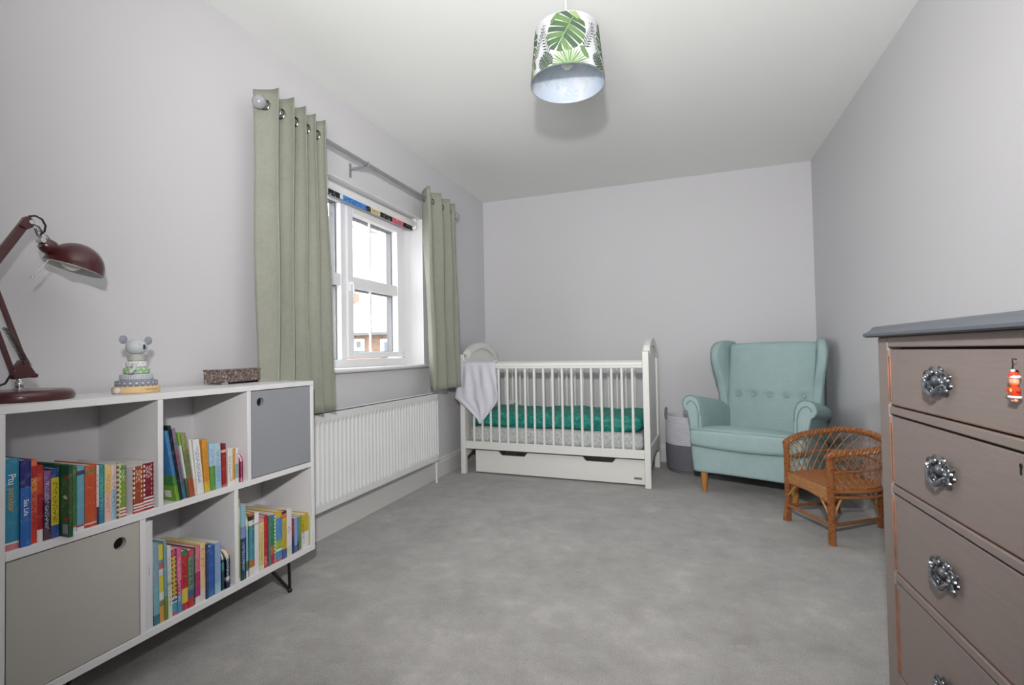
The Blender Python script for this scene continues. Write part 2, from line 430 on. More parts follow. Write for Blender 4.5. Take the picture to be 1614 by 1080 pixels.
def curtain(name, y0, y1, yb0, yb1, z0, z1, nw, amp, label, ampb, ph, xoff=0, sk=0):
    root = empty(name, (RX, 0, 0), 0, label, 'curtain')
    NU = 26 * nw
    rnd = random.Random(nw)
    jit = [rnd.uniform(-.25, .25) for _ in range(nw + 3)]
    def fn(u, v):
        z = z1 + (z0 - z1) * v
        t = u * nw
        uu = u + .012 * math.sin(t * PI + 1) * v
        uu = uu + sk * math.sin(PI * min(1, max(0, uu)))
        y = (y0 + (y1 - y0) * uu) * (1 - v) + (yb0 + (yb1 - yb0) * uu) * v
        j = jit[int(t)] * (1 - (t % 1)) + jit[int(t) + 1] * (t % 1)
        a = amp * (1 - v) + ampb * v
        w = math.sin(2 * PI * t + ph + j * v * 2.2)
        w = math.copysign(abs(w) ** 1.0, w)
        x = a * w * (1 + .12 * math.sin(3 * v + t)) + xoff * v
        y += .010 * math.sin(4 * PI * t + ph) * (1 - .4 * v)
        x += .004 * math.sin(9 * v + 5 * t)
        return (x, y, z + .004 * math.sin(2 * PI * t) * (1 if v < .02 else 0))
    c = MB().grid(fn, NU, 36).build('curtain_fabric', M_curtain, root, smooth='all', solid=.004)
    # eyelets where the cloth crosses the pole
    for i in range(2 * nw):
        t = (i * .5 - ph / (2 * PI)) % nw; u = t / nw
        y = y0 + (y1 - y0) * (u + sk * math.sin(PI * u))
        b = MB(); tw = 0.55 * (1 if i % 2 else -1)
        ax = Vector((math.sin(1.2) * 0.25 * (1 if i % 2 else -1), 1, 0)).normalized()
        q = Vector((0, 0, 1)).rotation_difference(ax)
        pts = [Vector((0, y, RZ)) + q @ Vector((.021 * math.cos(2 * PI * k / 20), .021 * math.sin(2 * PI * k / 20), 0)) for k in range(20)]
        b.tube(pts, .004, 6, closed=True); b.build('eyelet', M_nickel, root, smooth=True)
    return root
curtain('curtain', 1.618, 2.00, 1.585, 2.02, .676, 2.105, 5, .056, 'sage green curtain nearer the bookcase, left of the window', .044, -.9, .03, .045)
curtain('curtain', 2.965, 3.40, 3.00, 3.45, .690, 2.105, 3, .052, 'sage green curtain right of the window, beside the crib', .045, .9, .02, .06)

# ---------------------------------------------------------------- radiator
ra = empty('radiator', (0, 1.80, 0), 0, 'white ribbed panel radiator under the window', 'radiator')
L, RB, RT, XF = 1.397, .175, .662, .100
def rib(u, v):
    y = u * L; z = RB + (RT - RB) * v
    ph = (y - .02) / .0333
    on = 1 if .02 < y < L - .02 else 0
    k = max(0, min(1, (z - RB - .035) / .02)) * max(0, min(1, (RT - .045 - z) / .02))
    w = max(0, math.sin(ph * 2 * PI)) ** .6 if on else 0
    return (XF - .010 + .010 * (1 - k) + .0105 * w * k + 0 - (.0 if on else .0) , y, z)
vs = [0, .06, .075, .09, .115, .3, .6, .86, .885, .905, .925, 1]
g = MB(); NUR = 42 * 10
g.add([rib(i / NUR, v) for v in vs for i in range(NUR + 1)], [(j * (NUR + 1) + i, j * (NUR + 1) + i + 1, (j + 1) * (NUR + 1) + i + 1, (j + 1) * (NUR + 1) + i) for j in range(len(vs) - 1) for i in range(NUR)])
g.build('front_panel', M_radiator, ra, smooth='all')
b = MB(); b.box(.045, XF - .012, .004, L - .004, RB + .003, RT - .02); b.build('rear_panel', M_radiator, ra)
for y in (0, L - .003): box_o('side_cover', .035, XF, y, y + .003, RB + .0, RT, M_radiator, ra)
g = MB(); g.box(.035, .045, 0, L, RT - .006, RT); g.box(XF - .012, XF, 0, L, RT - .004, RT)
for k in range(70): g.box(.045, XF - .012, .01 + k * .0198, .016 + k * .0198, RT - .006, RT - .002)
g.build('top_grille', M_radiator, ra)['kind'] = 'stuff'
v_ = MB(); v_.lathe([(0, 0), (.013, 0), (.015, .01), (.015, .05), (.011, .056), (0, .056)], 16, (.068, L + .018, .205)); v_.tube([(.068, L + .018, .212), (.068, L - .002, .212)], .008, 10)
v_.build('valve', M_upvc, ra, smooth=True)
MB().tube([(.068, L + .018, .0), (.068, L + .018, .205)], .0075, 10).build('pipe', M_upvc, ra, smooth=True)
for yb in (.2, L - .23): box_o('wall_bracket', .0005, .045, yb, yb + .03, RB + .05, RT - .05, M_radiator, ra)

# ---------------------------------------------------------------- bookcase
BX0, BX1, BYa, BYb = .030, .310, .668, 1.689
bc = empty('bookcase', (0, 0, 0), 0, 'long low white bookcase with open compartments, two flush doors and black hairpin legs', 'bookcase')
T = .0175
def bpart(name, y0, y1, z0, z1, m=None, x0=BX0, x1=BX1, bev=.0012): return box_o(name, x0, x1, y0, y1, z0, z1, m or M_white, bc, bevel=bev, seg=1)
bpart('top_board', BYa, BYb, .8215, .841)
bpart('bottom_board', BYa, BYb, .129, .151)
bpart('middle_shelf', BYa + T, BYb - T, .479, .500)
bpart('side_panel', BYa, BYa + T, .151, .8215); bpart('side_panel', BYb - T, BYb, .151, .8215)
for y, z0, z1 in ((1.036, .500, .8215), (1.3545, .500, .8215), (.984, .151, .479), (1.299, .151, .479)):
    bpart('divider', y, y + .016, z0, z1, x1=BX1 - .001)
bpart('back_panel', BYa + .005, BYb - .005, .135, .835, M_backpanel, x0=BX0 + .0, x1=BX0 + .008, bev=0)
def flush_door(y0, y1, z0, z1, hy, hz, m, lab):
    # panel with a round finger hole
    b = MB(); n = 32; r = .0165; x1 = BX1 - .002; x0 = x1 - .016
    pts = []
    for k in range(n):
        a = 2 * PI * k / n; ca, sa = math.cos(a), math.sin(a)
        t = min(((y1 - hy) if ca > 0 else (y0 - hy)) / ca if abs(ca) > 1e-9 else 1e9, ((z1 - hz) if sa > 0 else (z0 - hz)) / sa if abs(sa) > 1e-9 else 1e9)
        pts.append((hy + r * ca, hz + r * sa, hy + t * ca, hz + t * sa))
    # snap outer ring points nearest each corner
    for cy, cz in ((y0, z0), (y1, z0), (y0, z1), (y1, z1)):
        k = min(range(n), key=lambda i: (pts[i][2] - cy) ** 2 + (pts[i][3] - cz) ** 2); pts[k] = (pts[k][0], pts[k][1], cy, cz)
    vs = []
    for a in pts: vs += [(x1, a[0], a[1]), (x1, a[2], a[3]), (x0, a[0], a[1]), (x0, a[2], a[3])]
    fs = []
    for k in range(n):
        i, j = 4 * k, 4 * ((k + 1) % n)
        fs += [(i, i + 1, j + 1, j), (i + 2, j + 2, j + 3, i + 3), (i, j, j + 2, i + 2), (i + 1, i + 3, j + 3, j + 1)]
    d = b.add(vs, fs).build('door', m, bc); d['label'] = lab
    MB().prism([(hy + (r - .001) * math.cos(2 * PI * k / 24), hz + (r - .001) * math.sin(2 * PI * k / 24)) for k in range(24)], lambda y, z: (x0 - .002, y, z), lambda y, z: (x0 - .0005, y, z)).build('hole_backing', M_hole, d)
    g = MB(); pr = [(r + .0001, 0), (r + .0001, .016)]
    return d
flush_door(1.3735, 1.6685, .503, .819, 1.413, .777, M_door_grey, 'cool grey door')
flush_door(.688, .981, .154, .476, .931, .432, M_door_taupe, 'warm taupe door')
def hairpin(x, y, dx, dy):
    b = MB(); z1 = .129
    foot = (x + dx * .030, y + dy * .030, .009)
    tops = [(x - dx * .05, y - dy * .015, z1), (x, y - dy * .050, z1), (x + dx * .020, y + dy * .036, z1)]
    for tp in tops: b.tube([tp, (foot[0], foot[1], foot[2])], .0055, 8)
    b.sphere((foot[0], foot[1], .010), .010, 10); b.box(x - .055, x + .03, y - .055, y + .045, z1 - .003, z1)
    return b.build('hairpin_leg', M_black, bc, smooth=True)
hairpin(.262, 1.535, 1, 1); hairpin(.262, .80, 1, -1); hairpin(.085, 1.535, -1, 1); hairpin(.085, .80, -1, -1)

# ---------------------------------------------------------------- books
BM = {}
def book_mat(i, bands, ink=None, inkz=(.15, .85), dots=None, scale=330, inky=(.24, .76)):
    t = NT('printed_cover'); t.b.inputs['Roughness'].default_value = .42
    mute = lambda c: tuple(v * .86 + (sum(c) / 3) * .10 for v in c)
    bands = [(p, mute(c)) for p, c in bands]
    g = t.new('ShaderNodeTexCoord'); s_ = t.new('ShaderNodeSeparateXYZ'); t.link(g.outputs['Generated'], s_.inputs[0])
    if len(bands) == 1: c = lin(bands[0][1]); 
    else: c = t.ramp(s_.outputs[2], [(p, lin(x)) for p, x in bands], 'CONSTANT')
    # soft print mottling
    n = t.noise(g.outputs['Object'], 55, 3)
    c = t.mix(t.math('MULTIPLY', t.math('SUBTRACT', n, .52, clamp=True), .45), c, lin((250, 245, 235)))
    if dots:
        fr = t.new('ShaderNodeVectorMath', operation='FRACTION'); mp = t.new('ShaderNodeMapping'); mp.inputs['Scale'].default_value = (0, 105, 72); mp.inputs['Location'].default_value = (0, .3, .2)
        t.link(g.outputs['Object'], mp.inputs[0]); t.link(mp.outputs[0], fr.inputs[0])
        su = t.new('ShaderNodeVectorMath', operation='SUBTRACT'); su.inputs[1].default_value = (0, .5, .5); t.link(fr.outputs[0], su.inputs[0])
        ln = t.new('ShaderNodeVectorMath', operation='LENGTH'); t.link(su.outputs[0], ln.inputs[0])
        ed = t.math('GREATER_THAN', t.math('ABSOLUTE', t.math('SUBTRACT', s_.outputs[1], .5)), .26 if ink else -.1)
        ed = t.math('MULTIPLY', ed, t.math('GREATER_THAN', s_.outputs[2], .26 if ink else -.1))
        c = t.mix(t.math('MULTIPLY', t.math('LESS_THAN', ln.outputs['Value'], .30), ed), c, lin(dots))
        c = t.mix(t.math('LESS_THAN', s_.outputs[0], .975), c, lin((222, 218, 222)))
    if ink:
        n2 = t.noise(t.tex('Object', (1, 1, .75)), scale, 1, .4)
        m = t.math('GREATER_THAN', n2, .545)
        for a, b_ in ((1, inky), (2, inkz)):
            m = t.math('MULTIPLY', m, t.math('GREATER_THAN', s_.outputs[a], b_[0])); m = t.math('MULTIPLY', m, t.math('LESS_THAN', s_.outputs[a], b_[1]))
        m = t.math('MULTIPLY', m, .85)
        c = t.mix(m, c, lin(ink))
    t.base(c); return t.m

def book(name, y, w, h, z, lean, m, label, group, depth=.18, xf=.30, arch=0, hard=True):
    root = empty(name, (xf, y, z), 0, label, 'book', group)
    root.rotation_euler = (lean, 0, 0)      # leaning towards the camera end
    if arch:
        R = arch; prof = [(0, 0), (0, h - R)] + [(-R + R * math.cos(a * PI / 12), h - R + R * math.sin(a * PI / 12)) for a in range(1, 7)] + [(-depth, h), (-depth, 0)]
        b = MB(); c = .0022
        b.prism(prof, lambda x, z_: (x, 0, z_), lambda x, z_: (x, c, z_)); b.prism(prof, lambda x, z_: (x, w - c, z_), lambda x, z_: (x, w, z_))
        b.box(-.002, 0, 0, w, 0, h - R); b.build('cover', m, root)
        prof2 = [(x + (-.001 if x > -.01 else .002), max(.001, z_ - .0015)) for x, z_ in prof]
        MB().prism(prof2, lambda x, z_: (x - .0015, c, z_), lambda x, z_: (x - .0015, w - c, z_)).build('pages', M_page, root)
    else:
        c = min(.0022, w * .18) if hard else .0007; s_ = .003 if hard else 0
        b = MB()
        b.box(-depth, 0, 0, c, 0, h); b.box(-depth, 0, w - c, w, 0, h)
        # slightly rounded spine
        k = 4; bulge = .0015 if hard else .0008
        sp = [(-.002, 0)] + [(-bulge * (1 - math.sin(PI * i / k)) + 0, w * i / k) for i in range(k + 1)] + [(-.002, w)]
        b.prism(sp, lambda x, yy: (x, yy, 0), lambda x, yy: (x, yy, h))
        b.build('cover', m, root)
        MB().box(-depth + s_, -.002, c, w - c, s_ * .8, h - s_).build('pages', M_page, root)
    return root

WHT = (232, 230, 228)
# (y, thickness, height, lean, bands, ink, label, options)
ROW_A = [
 (.6880, .0275, .215, 0, [(0, (214, 120, 128)), (.065, (226, 226, 226)), (.085, (42, 138, 176)), (1, (42, 138, 176))], None, 'thick teal blue board book with white and gold title, at the far left end', dict(title=[('Ptu', (240, 242, 245), .166, .020), ('petebur', (190, 160, 70), .118, .019)], scale=300)),
 (.7165, .0200, .207, 0, [(0, (38, 104, 190)), (.68, (36, 42, 120)), (1, (36, 42, 120))], None, 'blue book titled Sea Life with navy top', dict(title=[('Sea Life', (235, 238, 250), .093, .0135)])),
 (.7375, .0125, .204, 0, [(0, (222, 60, 46)), (.36, (226, 96, 70)), (.62, (244, 150, 70)), (.78, (190, 36, 38)), (.92, (238, 110, 70)), (1, (238, 110, 70))], (120, 20, 30), 'red and orange book with pink left edge beside the Sea Life book', {}),
 (.7505, .0110, .187, 0, [(0, (236, 226, 220)), (.16, (176, 26, 34)), (.62, (214, 70, 34)), (.9, (190, 36, 34)), (1, (190, 36, 34))], None, 'dark red book with white foot', {}),
 (.7620, .0145, .170, 0, [(0, (92, 60, 74)), (.17, (38, 34, 70)), (.58, (136, 84, 148)), (1, (136, 84, 148))], (212, 200, 220), 'purple over navy book left of the yellow one', dict(scale=400)),
 (.7770, .0155, .174, 0, [(0, (60, 92, 170)), (.18, (226, 208, 44)), (.86, (44, 76, 140)), (1, (44, 76, 140))], (96, 84, 40), 'yellow book with blue head and foot', dict(inkz=(.22, .82))),
 (.7950, .0090, .180, 0, [(0, (26, 92, 54)), (1, (26, 92, 54))], (150, 60, 40), 'dark green hardback sticking out beyond its neighbours', dict(xf=.337, depth=.20, cover_pic=True)),
 (.8110, .0210, .171, 0, [(0, (230, 226, 220)), (.06, (200, 90, 90)), (.08, (60, 140, 62)), (.86, (160, 140, 60)), (.94, (44, 122, 60)), (1, (44, 122, 60))], (40, 90, 40), 'mid green book with small gold emblem near its top', dict(inkz=(.4, .8))),
 (.8330, .0165, .166, 0, [(0, (228, 228, 228)), (.05, (190, 70, 90)), (.08, (104, 168, 196)), (.86, (60, 60, 120)), (.93, (110, 176, 200)), (1, (110, 176, 200))], None, 'light blue book beside the orange one', {}),
 (.8505, .0270, .164, 0, [(0, (206, 70, 40)), (.05, (230, 226, 220)), (.065, (210, 84, 40)), (.86, (150, 110, 60)), (.94, (208, 88, 40)), (1, (208, 88, 40))], (186, 60, 40), 'wide orange hardback in the upper left compartment', dict(inkz=(.2, .8))),
 (.8782, .0055, .160, 0, [(0, (34, 52, 92)), (.3, (226, 222, 226)), (1, (226, 222, 226))], (180, 50, 70), 'thin white booklet printed in pink and navy', dict(hard=False)),
 (.8842, .0130, .158, 0, [(0, (54, 130, 160)), (.45, (44, 150, 150)), (1, (44, 150, 150))], (120, 190, 190), 'teal book right of the thin white booklet', {}),
 (.8985, .0165, .153, 0, [(0, (232, 190, 176)), (.5, (238, 198, 120)), (1, (238, 198, 120))], (190, 120, 80), 'peach and apricot paperback', dict(hard=False)),
 (.9155, .0115, .151, 0, [(0, (160, 196, 220)), (.55, (232, 206, 200)), (1, (232, 206, 200))], (120, 110, 120), 'pale pink over pale blue paperback', dict(hard=False)),
 (.9275, .0070, .155, 0, [(0, (226, 216, 150)), (1, (226, 216, 150))], None, 'narrow cream book with dark dots', dict(dots=(100, 92, 80))),
 (.9350, .0175, .145, 0, [(0, (200, 80, 80)), (.03, WHT), (.06, (200, 80, 80)), (.09, WHT), (.12, (200, 80, 80)), (.15, WHT), (.18, (128, 160, 40)), (.8, (96, 140, 60)), (1, (96, 140, 60))], (226, 226, 190), 'green dotted board book with striped foot', dict(dots=(220, 226, 200), inkz=(.72, .92))),
 (.9720, .0275, .134, 0, [(0, (196, 60, 60)), (.04, WHT), (.07, (196, 60, 60)), (.1, WHT), (.13, (196, 60, 60)), (.16, WHT), (.19, (160, 70, 34)), (1, (160, 70, 34))], (232, 200, 170), 'brown dotted board book with striped foot', dict(dots=(238, 214, 200), inkz=(.66, .92))),
 (1.0010, .0290, .137, 0, [(0, (150, 24, 44)), (.04, WHT), (.07, (170, 40, 50)), (.1, WHT), (.13, (170, 40, 50)), (.16, WHT), (.2, (170, 40, 50)), (.24, WHT), (.27, (132, 22, 40)), (1, (132, 22, 40))], (236, 210, 210), 'dark red dotted board book with striped foot, against the divider', dict(dots=(240, 220, 220), inkz=(.68, .94))),
]
ROW_B = [
 (1.0970, .0110, .225, .165, [(0, (120, 170, 50)), (.22, (70, 140, 60)), (.36, (60, 130, 190)), (1, (76, 160, 214))], None, 'tall leaning picture book with blue sky over green hills', dict(cover_pic=2)),
 (1.1085, .0095, .240, .165, [(0, (18, 40, 60)), (.2, (16, 22, 34)), (1, (20, 30, 52))], None, 'tall leaning navy book, second from the left divider', {}),
 (1.1210, .0105, .230, .160, [(0, (66, 122, 140)), (.25, (120, 110, 140)), (.45, (150, 90, 120)), (.7, (140, 120, 150)), (1, (150, 140, 130))], (60, 50, 70), 'leaning mauve and grey picture book', dict(hard=False)),
 (1.1330, .0060, .216, .158, [(0, (90, 100, 80)), (.3, (206, 222, 210)), (.8, (126, 190, 60)), (1, (126, 190, 60))], None, 'leaning thin white book with lime green top', dict(hard=False)),
 (1.1405, .0170, .208, .150, [(0, (176, 84, 46)), (.3, (120, 124, 80)), (.75, (150, 150, 96)), (1, (150, 150, 96))], (90, 90, 60), 'leaning olive book with rusty orange foot', {}),
 (1.1590, .0090, .186, .125, [(0, (226, 206, 190)), (.3, (228, 226, 214)), (1, (228, 226, 214))], None, 'leaning cream book beside the white titled one', dict(hard=False)),
 (1.1695, .0220, .180, .098, [(0, (228, 228, 232)), (1, (228, 228, 232))], (86, 80, 110), 'leaning white book with violet lettering', dict(inkz=(.2, .85))),
 (1.1935, .0185, .175, .066, [(0, (226, 184, 50)), (.2, (222, 150, 40)), (1, (222, 150, 40))], (180, 110, 30), 'amber yellow book between the white and the blue ones', {}),
 (1.2140, .0195, .156, .034, [(0, (96, 160, 74)), (.52, (170, 206, 228)), (1, (170, 206, 228))], (110, 130, 160), 'pale blue book with green lower half', dict(inkz=(.55, .9))),
 (1.2360, .0215, .153, .028, [(0, (152, 190, 222)), (.5, (176, 208, 224)), (1, (176, 208, 224))], (90, 110, 160), 'pale blue book left of the dark red one', {}),
 (1.2600, .0155, .148, .022, [(0, (196, 120, 120)), (.05, (170, 36, 34)), (.8, (220, 190, 170)), (.86, (140, 26, 32)), (1, (140, 26, 32))], None, 'dark red book in the upper middle compartment', {}),
 (1.2790, .0195, .128, 0, [(0, (232, 226, 222)), (1, (232, 226, 222))], (150, 140, 130), 'white paperback right of the dark red book', dict(hard=False, inkz=(.1, .8))),
 (1.3005, .0110, .123, 0, [(0, (236, 230, 200)), (.12, (232, 168, 64)), (1, (232, 168, 64))], (160, 110, 60), 'slim orange paperback in the upper middle compartment', dict(hard=False)),
 (1.3128, .0130, .124, 0, [(0, (226, 220, 214)), (.15, (150, 200, 190)), (.55, (232, 228, 230)), (1, (232, 228, 230))], (130, 60, 110), 'white and mint paperback beside the orange one', dict(hard=False)),
 (1.3285, .0125, .099, 0, [(0, (232, 140, 170)), (.15, (206, 52, 110)), (1, (206, 52, 110))], None, 'small pink board book with rounded top', dict(arch=.026, depth=.10)),
]
ROW_M = [
 (1.0020, .0200, .315, 0, [(0, (222, 221, 224)), (1, (222, 221, 224))], None, 'very tall plain white book against the taupe door side', dict(depth=.215, xf=.304, plain=True, title=[('little steps', (120, 118, 124), .17, .006)])),
 (1.0285, .0175, .243, .02, [(0, (60, 120, 140)), (.12, (120, 180, 190)), (.5, (130, 168, 190)), (1, (140, 176, 196))], None, 'tall light blue book second in the lower middle compartment', {}),
 (1.0470, .0130, .233, .02, [(0, (226, 160, 60)), (.2, (140, 130, 100)), (.28, (226, 226, 214)), (.38, (222, 206, 60)), (.6, (214, 214, 214)), (.68, (200, 110, 90)), (.76, (120, 150, 170)), (.80, (224, 208, 60)), (1, (110, 160, 180))], None, 'patchwork book with yellow, pink and blue panels', {}),
 (1.0610, .0080, .241, .02, [(0, (110, 150, 60)), (.3, (120, 166, 184)), (1, (136, 176, 200))], None, 'slim blue book behind the patchwork one', dict(hard=False)),
 (1.0710, .0125, .219, .02, [(0, (216, 222, 200)), (.45, (150, 190, 110)), (.5, (216, 216, 206)), (1, (220, 220, 214))], (160, 150, 140), 'white book with a green band at half height', dict(hard=False)),
 (1.0860, .0140, .203, .018, [(0, (214, 90, 100)), (.05, (70, 160, 200)), (.18, WHT), (.21, (60, 80, 160)), (.24, WHT), (.28, (226, 196, 60)), (.88, (220, 70, 110)), (1, (220, 70, 110))], (110, 70, 60), 'mustard yellow book with dark dots and pink head', dict(dots=(90, 60, 50))),
 (1.1010, .0140, .202, .012, [(0, (70, 150, 190)), (.28, (196, 60, 110)), (.5, (226, 96, 150)), (1, (226, 96, 150))], (240, 180, 200), 'bright pink book with turquoise foot', {}),
 (1.1158, .0190, .186, .008, [(0, (196, 40, 70)), (.12, (226, 196, 70)), (.36, (200, 40, 44)), (.92, (60, 130, 80)), (1, (60, 130, 80))], (120, 24, 34), 'red book with a yellow block low on its spine', dict(inkz=(.45, .85))),
 (1.1355, .0180, .182, .004, [(0, (206, 50, 50)), (.17, (60, 96, 150)), (.3, (110, 140, 110)), (.88, (206, 70, 90)), (1, (206, 70, 90))], (20, 84, 60), 'sage green book lettered in dark green with a red foot', dict(inkz=(.38, .82), scale=210)),
 (1.1542, .0050, .184, 0, [(0, (24, 84, 84)), (1, (24, 84, 84))], None, 'very slim dark teal book', dict(hard=False)),
 (1.1600, .0165, .182, 0, [(0, (230, 222, 222)), (.12, (196, 50, 120)), (.55, (226, 120, 140)), (1, (232, 140, 150))], (150, 40, 90), 'pink to magenta book with white foot', {}),
 (1.1772, .0172, .186, 0, [(0, (222, 216, 210)), (.2, (238, 200, 150)), (.95, (240, 220, 130)), (1, (240, 220, 130))], (180, 90, 60), 'peach coloured book with red lettering', dict(inkz=(.55, .92))),
 (1.1960, .0070, .179, 0, [(0, (60, 70, 110)), (1, (76, 100, 140))], None, 'slim slate blue book right of the peach one', dict(hard=False)),
 (1.2040, .0230, .165, 0, [(0, (54, 110, 180)), (.15, (40, 96, 186)), (1, (60, 130, 206))], (40, 80, 160), 'strong blue book in the lower middle compartment', {}),
 (1.2285, .0215, .169, 0, [(0, (150, 200, 216)), (.2, (140, 170, 214)), (1, (150, 186, 206))], (110, 150, 200), 'pale blue and aqua book right of the strong blue one', dict(hard=False)),
 (1.2545, .0125, .132, 0, [(0, (40, 70, 90)), (.5, (70, 150, 170)), (.7, (38, 60, 86)), (1, (38, 60, 86))], None, 'small teal board book with rounded top', dict(arch=.03, depth=.13)),
 (1.2690, .0170, .128, 0, [(0, (26, 34, 74)), (.2, (214, 222, 232)), (.3, (22, 30, 60)), (.75, (24, 44, 66)), (.84, (200, 160, 130)), (1, (200, 160, 130))], (200, 214, 230), 'small navy board book with rounded tan top', dict(arch=.03, depth=.13)),
]
ROW_N = [
 (1.3205, .0090, .290, 0, [(0, (228, 214, 220)), (.04, (176, 200, 80)), (.7, (224, 206, 180)), (.9, (190, 170, 110)), (1, (190, 170, 110))], None, 'tall slim lime and cream book at the left divider', dict(hard=False)),
 (1.3305, .0190, .268, 0, [(0, (30, 80, 96)), (.1, (30, 54, 110)), (.55, (120, 140, 200)), (.7, (140, 190, 206)), (1, (140, 190, 206))], (190, 200, 230), 'tall blue book with pale top, second in the lower right compartment', dict(inkz=(.12, .5))),
 (1.3505, .0130, .244, 0, [(0, (226, 226, 226)), (.1, (80, 140, 90)), (.24, (130, 190, 206)), (.7, (180, 206, 186)), (1, (180, 206, 186))], None, 'light aqua book with curved top', dict(arch=.06)),
 (1.3640, .0230, .226, 0, [(0, (230, 226, 222)), (.13, (190, 110, 50)), (.25, (66, 150, 166)), (.8, (226, 222, 210)), (.88, (34, 36, 40)), (.95, (190, 120, 60)), (1, (190, 120, 60))], (30, 40, 40), 'teal book with black and orange top', dict(inkz=(.5, .95), inky=(.55, .95))),
 (1.3890, .0220, .218, 0, [(0, (228, 227, 230)), (.8, (190, 188, 180)), (.83, (240, 240, 242)), (1, (240, 240, 242))], None, 'wide plain white book in the lower right compartment', {}),
 (1.4120, .0170, .192, 0, [(0, (210, 226, 200)), (.1, (226, 210, 120)), (.6, (232, 206, 140)), (.92, (220, 150, 160)), (1, (220, 150, 160))], (120, 110, 70), 'pale yellow book right of the wide white one', dict(inkz=(.1, .85))),
 (1.4300, .0230, .193, 0, [(0, (206, 36, 60)), (.2, (196, 30, 60)), (.5, (206, 32, 36)), (1, (206, 32, 36))], (240, 190, 190), 'scarlet red book in the lower right compartment', dict(inkz=(.05, .22))),
 (1.4545, .0090, .190, 0, [(0, (90, 130, 120)), (1, (110, 140, 130))], None, 'slim grey green book beside the scarlet one', dict(hard=False)),
 (1.4645, .0175, .183, 0, [(0, (196, 30, 90)), (.2, (216, 110, 50)), (.38, (40, 140, 100)), (.92, (50, 120, 180)), (1, (50, 120, 180))], (30, 100, 80), 'emerald green book with orange and pink lower bands', {}),
 (1.4830, .0070, .189, 0, [(0, (230, 150, 170)), (.2, (222, 226, 196)), (1, (222, 226, 196))], None, 'slim cream book with green dots', dict(dots=(110, 150, 60))),
 (1.4910, .0280, .193, 0, [(0, (210, 90, 90)), (.05, (60, 150, 200)), (.2, WHT), (.24, (170, 200, 50)), (.42, (70, 140, 210)), (.86, (226, 176, 60)), (1, (226, 176, 60))], (50, 110, 60), 'wide blue and lime book with orange head', dict(inkz=(.25, .42))),
 (1.5200, .0210, .184, 0, [(0, (80, 90, 150)), (.2, (206, 180, 60)), (.85, (224, 120, 40)), (.95, (60, 50, 40)), (1, (60, 50, 40))], (130, 90, 30), 'golden yellow book with orange head', dict(inkz=(.25, .8))),
 (1.5425, .0270, .185, 0, [(0, (200, 214, 180)), (.2, (230, 218, 226)), (.9, (224, 226, 232)), (1, (224, 226, 232))], (170, 90, 130), 'white and pale pink book in the lower right compartment', dict(inkz=(.5, .62), hard=False)),
 (1.5705, .0120, .140, 0, [(0, (40, 50, 110)), (.2, (34, 52, 66)), (.5, (140, 70, 60)), (1, (140, 76, 60))], None, 'small brown and navy book', {}),
 (1.5840, .0160, .138, 0, [(0, (90, 100, 170)), (.2, (140, 160, 220)), (1, (150, 170, 226))], None, 'small lavender blue book', dict(hard=False)),
 (1.6010, .0095, .134, 0, [(0, (30, 70, 80)), (.3, (60, 140, 160)), (1, (60, 140, 160))], None, 'slim turquoise book beside the lavender one', dict(hard=False)),
 (1.6112, .0120, .136, 0, [(0, (110, 140, 60)), (.5, (130, 160, 80)), (1, (130, 160, 80))], None, 'small moss green book', dict(hard=False)),
 (1.6245, .0350, .138, 0, [(0, (226, 222, 232)), (.48, (210, 176, 30)), (1, (210, 176, 30))], (60, 60, 40), 'thick yellow book with white lower half', dict(inky=(.08, .4))),
 (1.6605, .0105, .124, 0, [(0, (190, 204, 120)), (1, (150, 170, 90))], None, 'slim pale green book against the right side panel', dict(hard=False)),
]
TXM = Matrix(((0, 0, 1, 0), (0, 1, 0, 0), (-1, 0, 0, 0), (0, 0, 0, 1)))
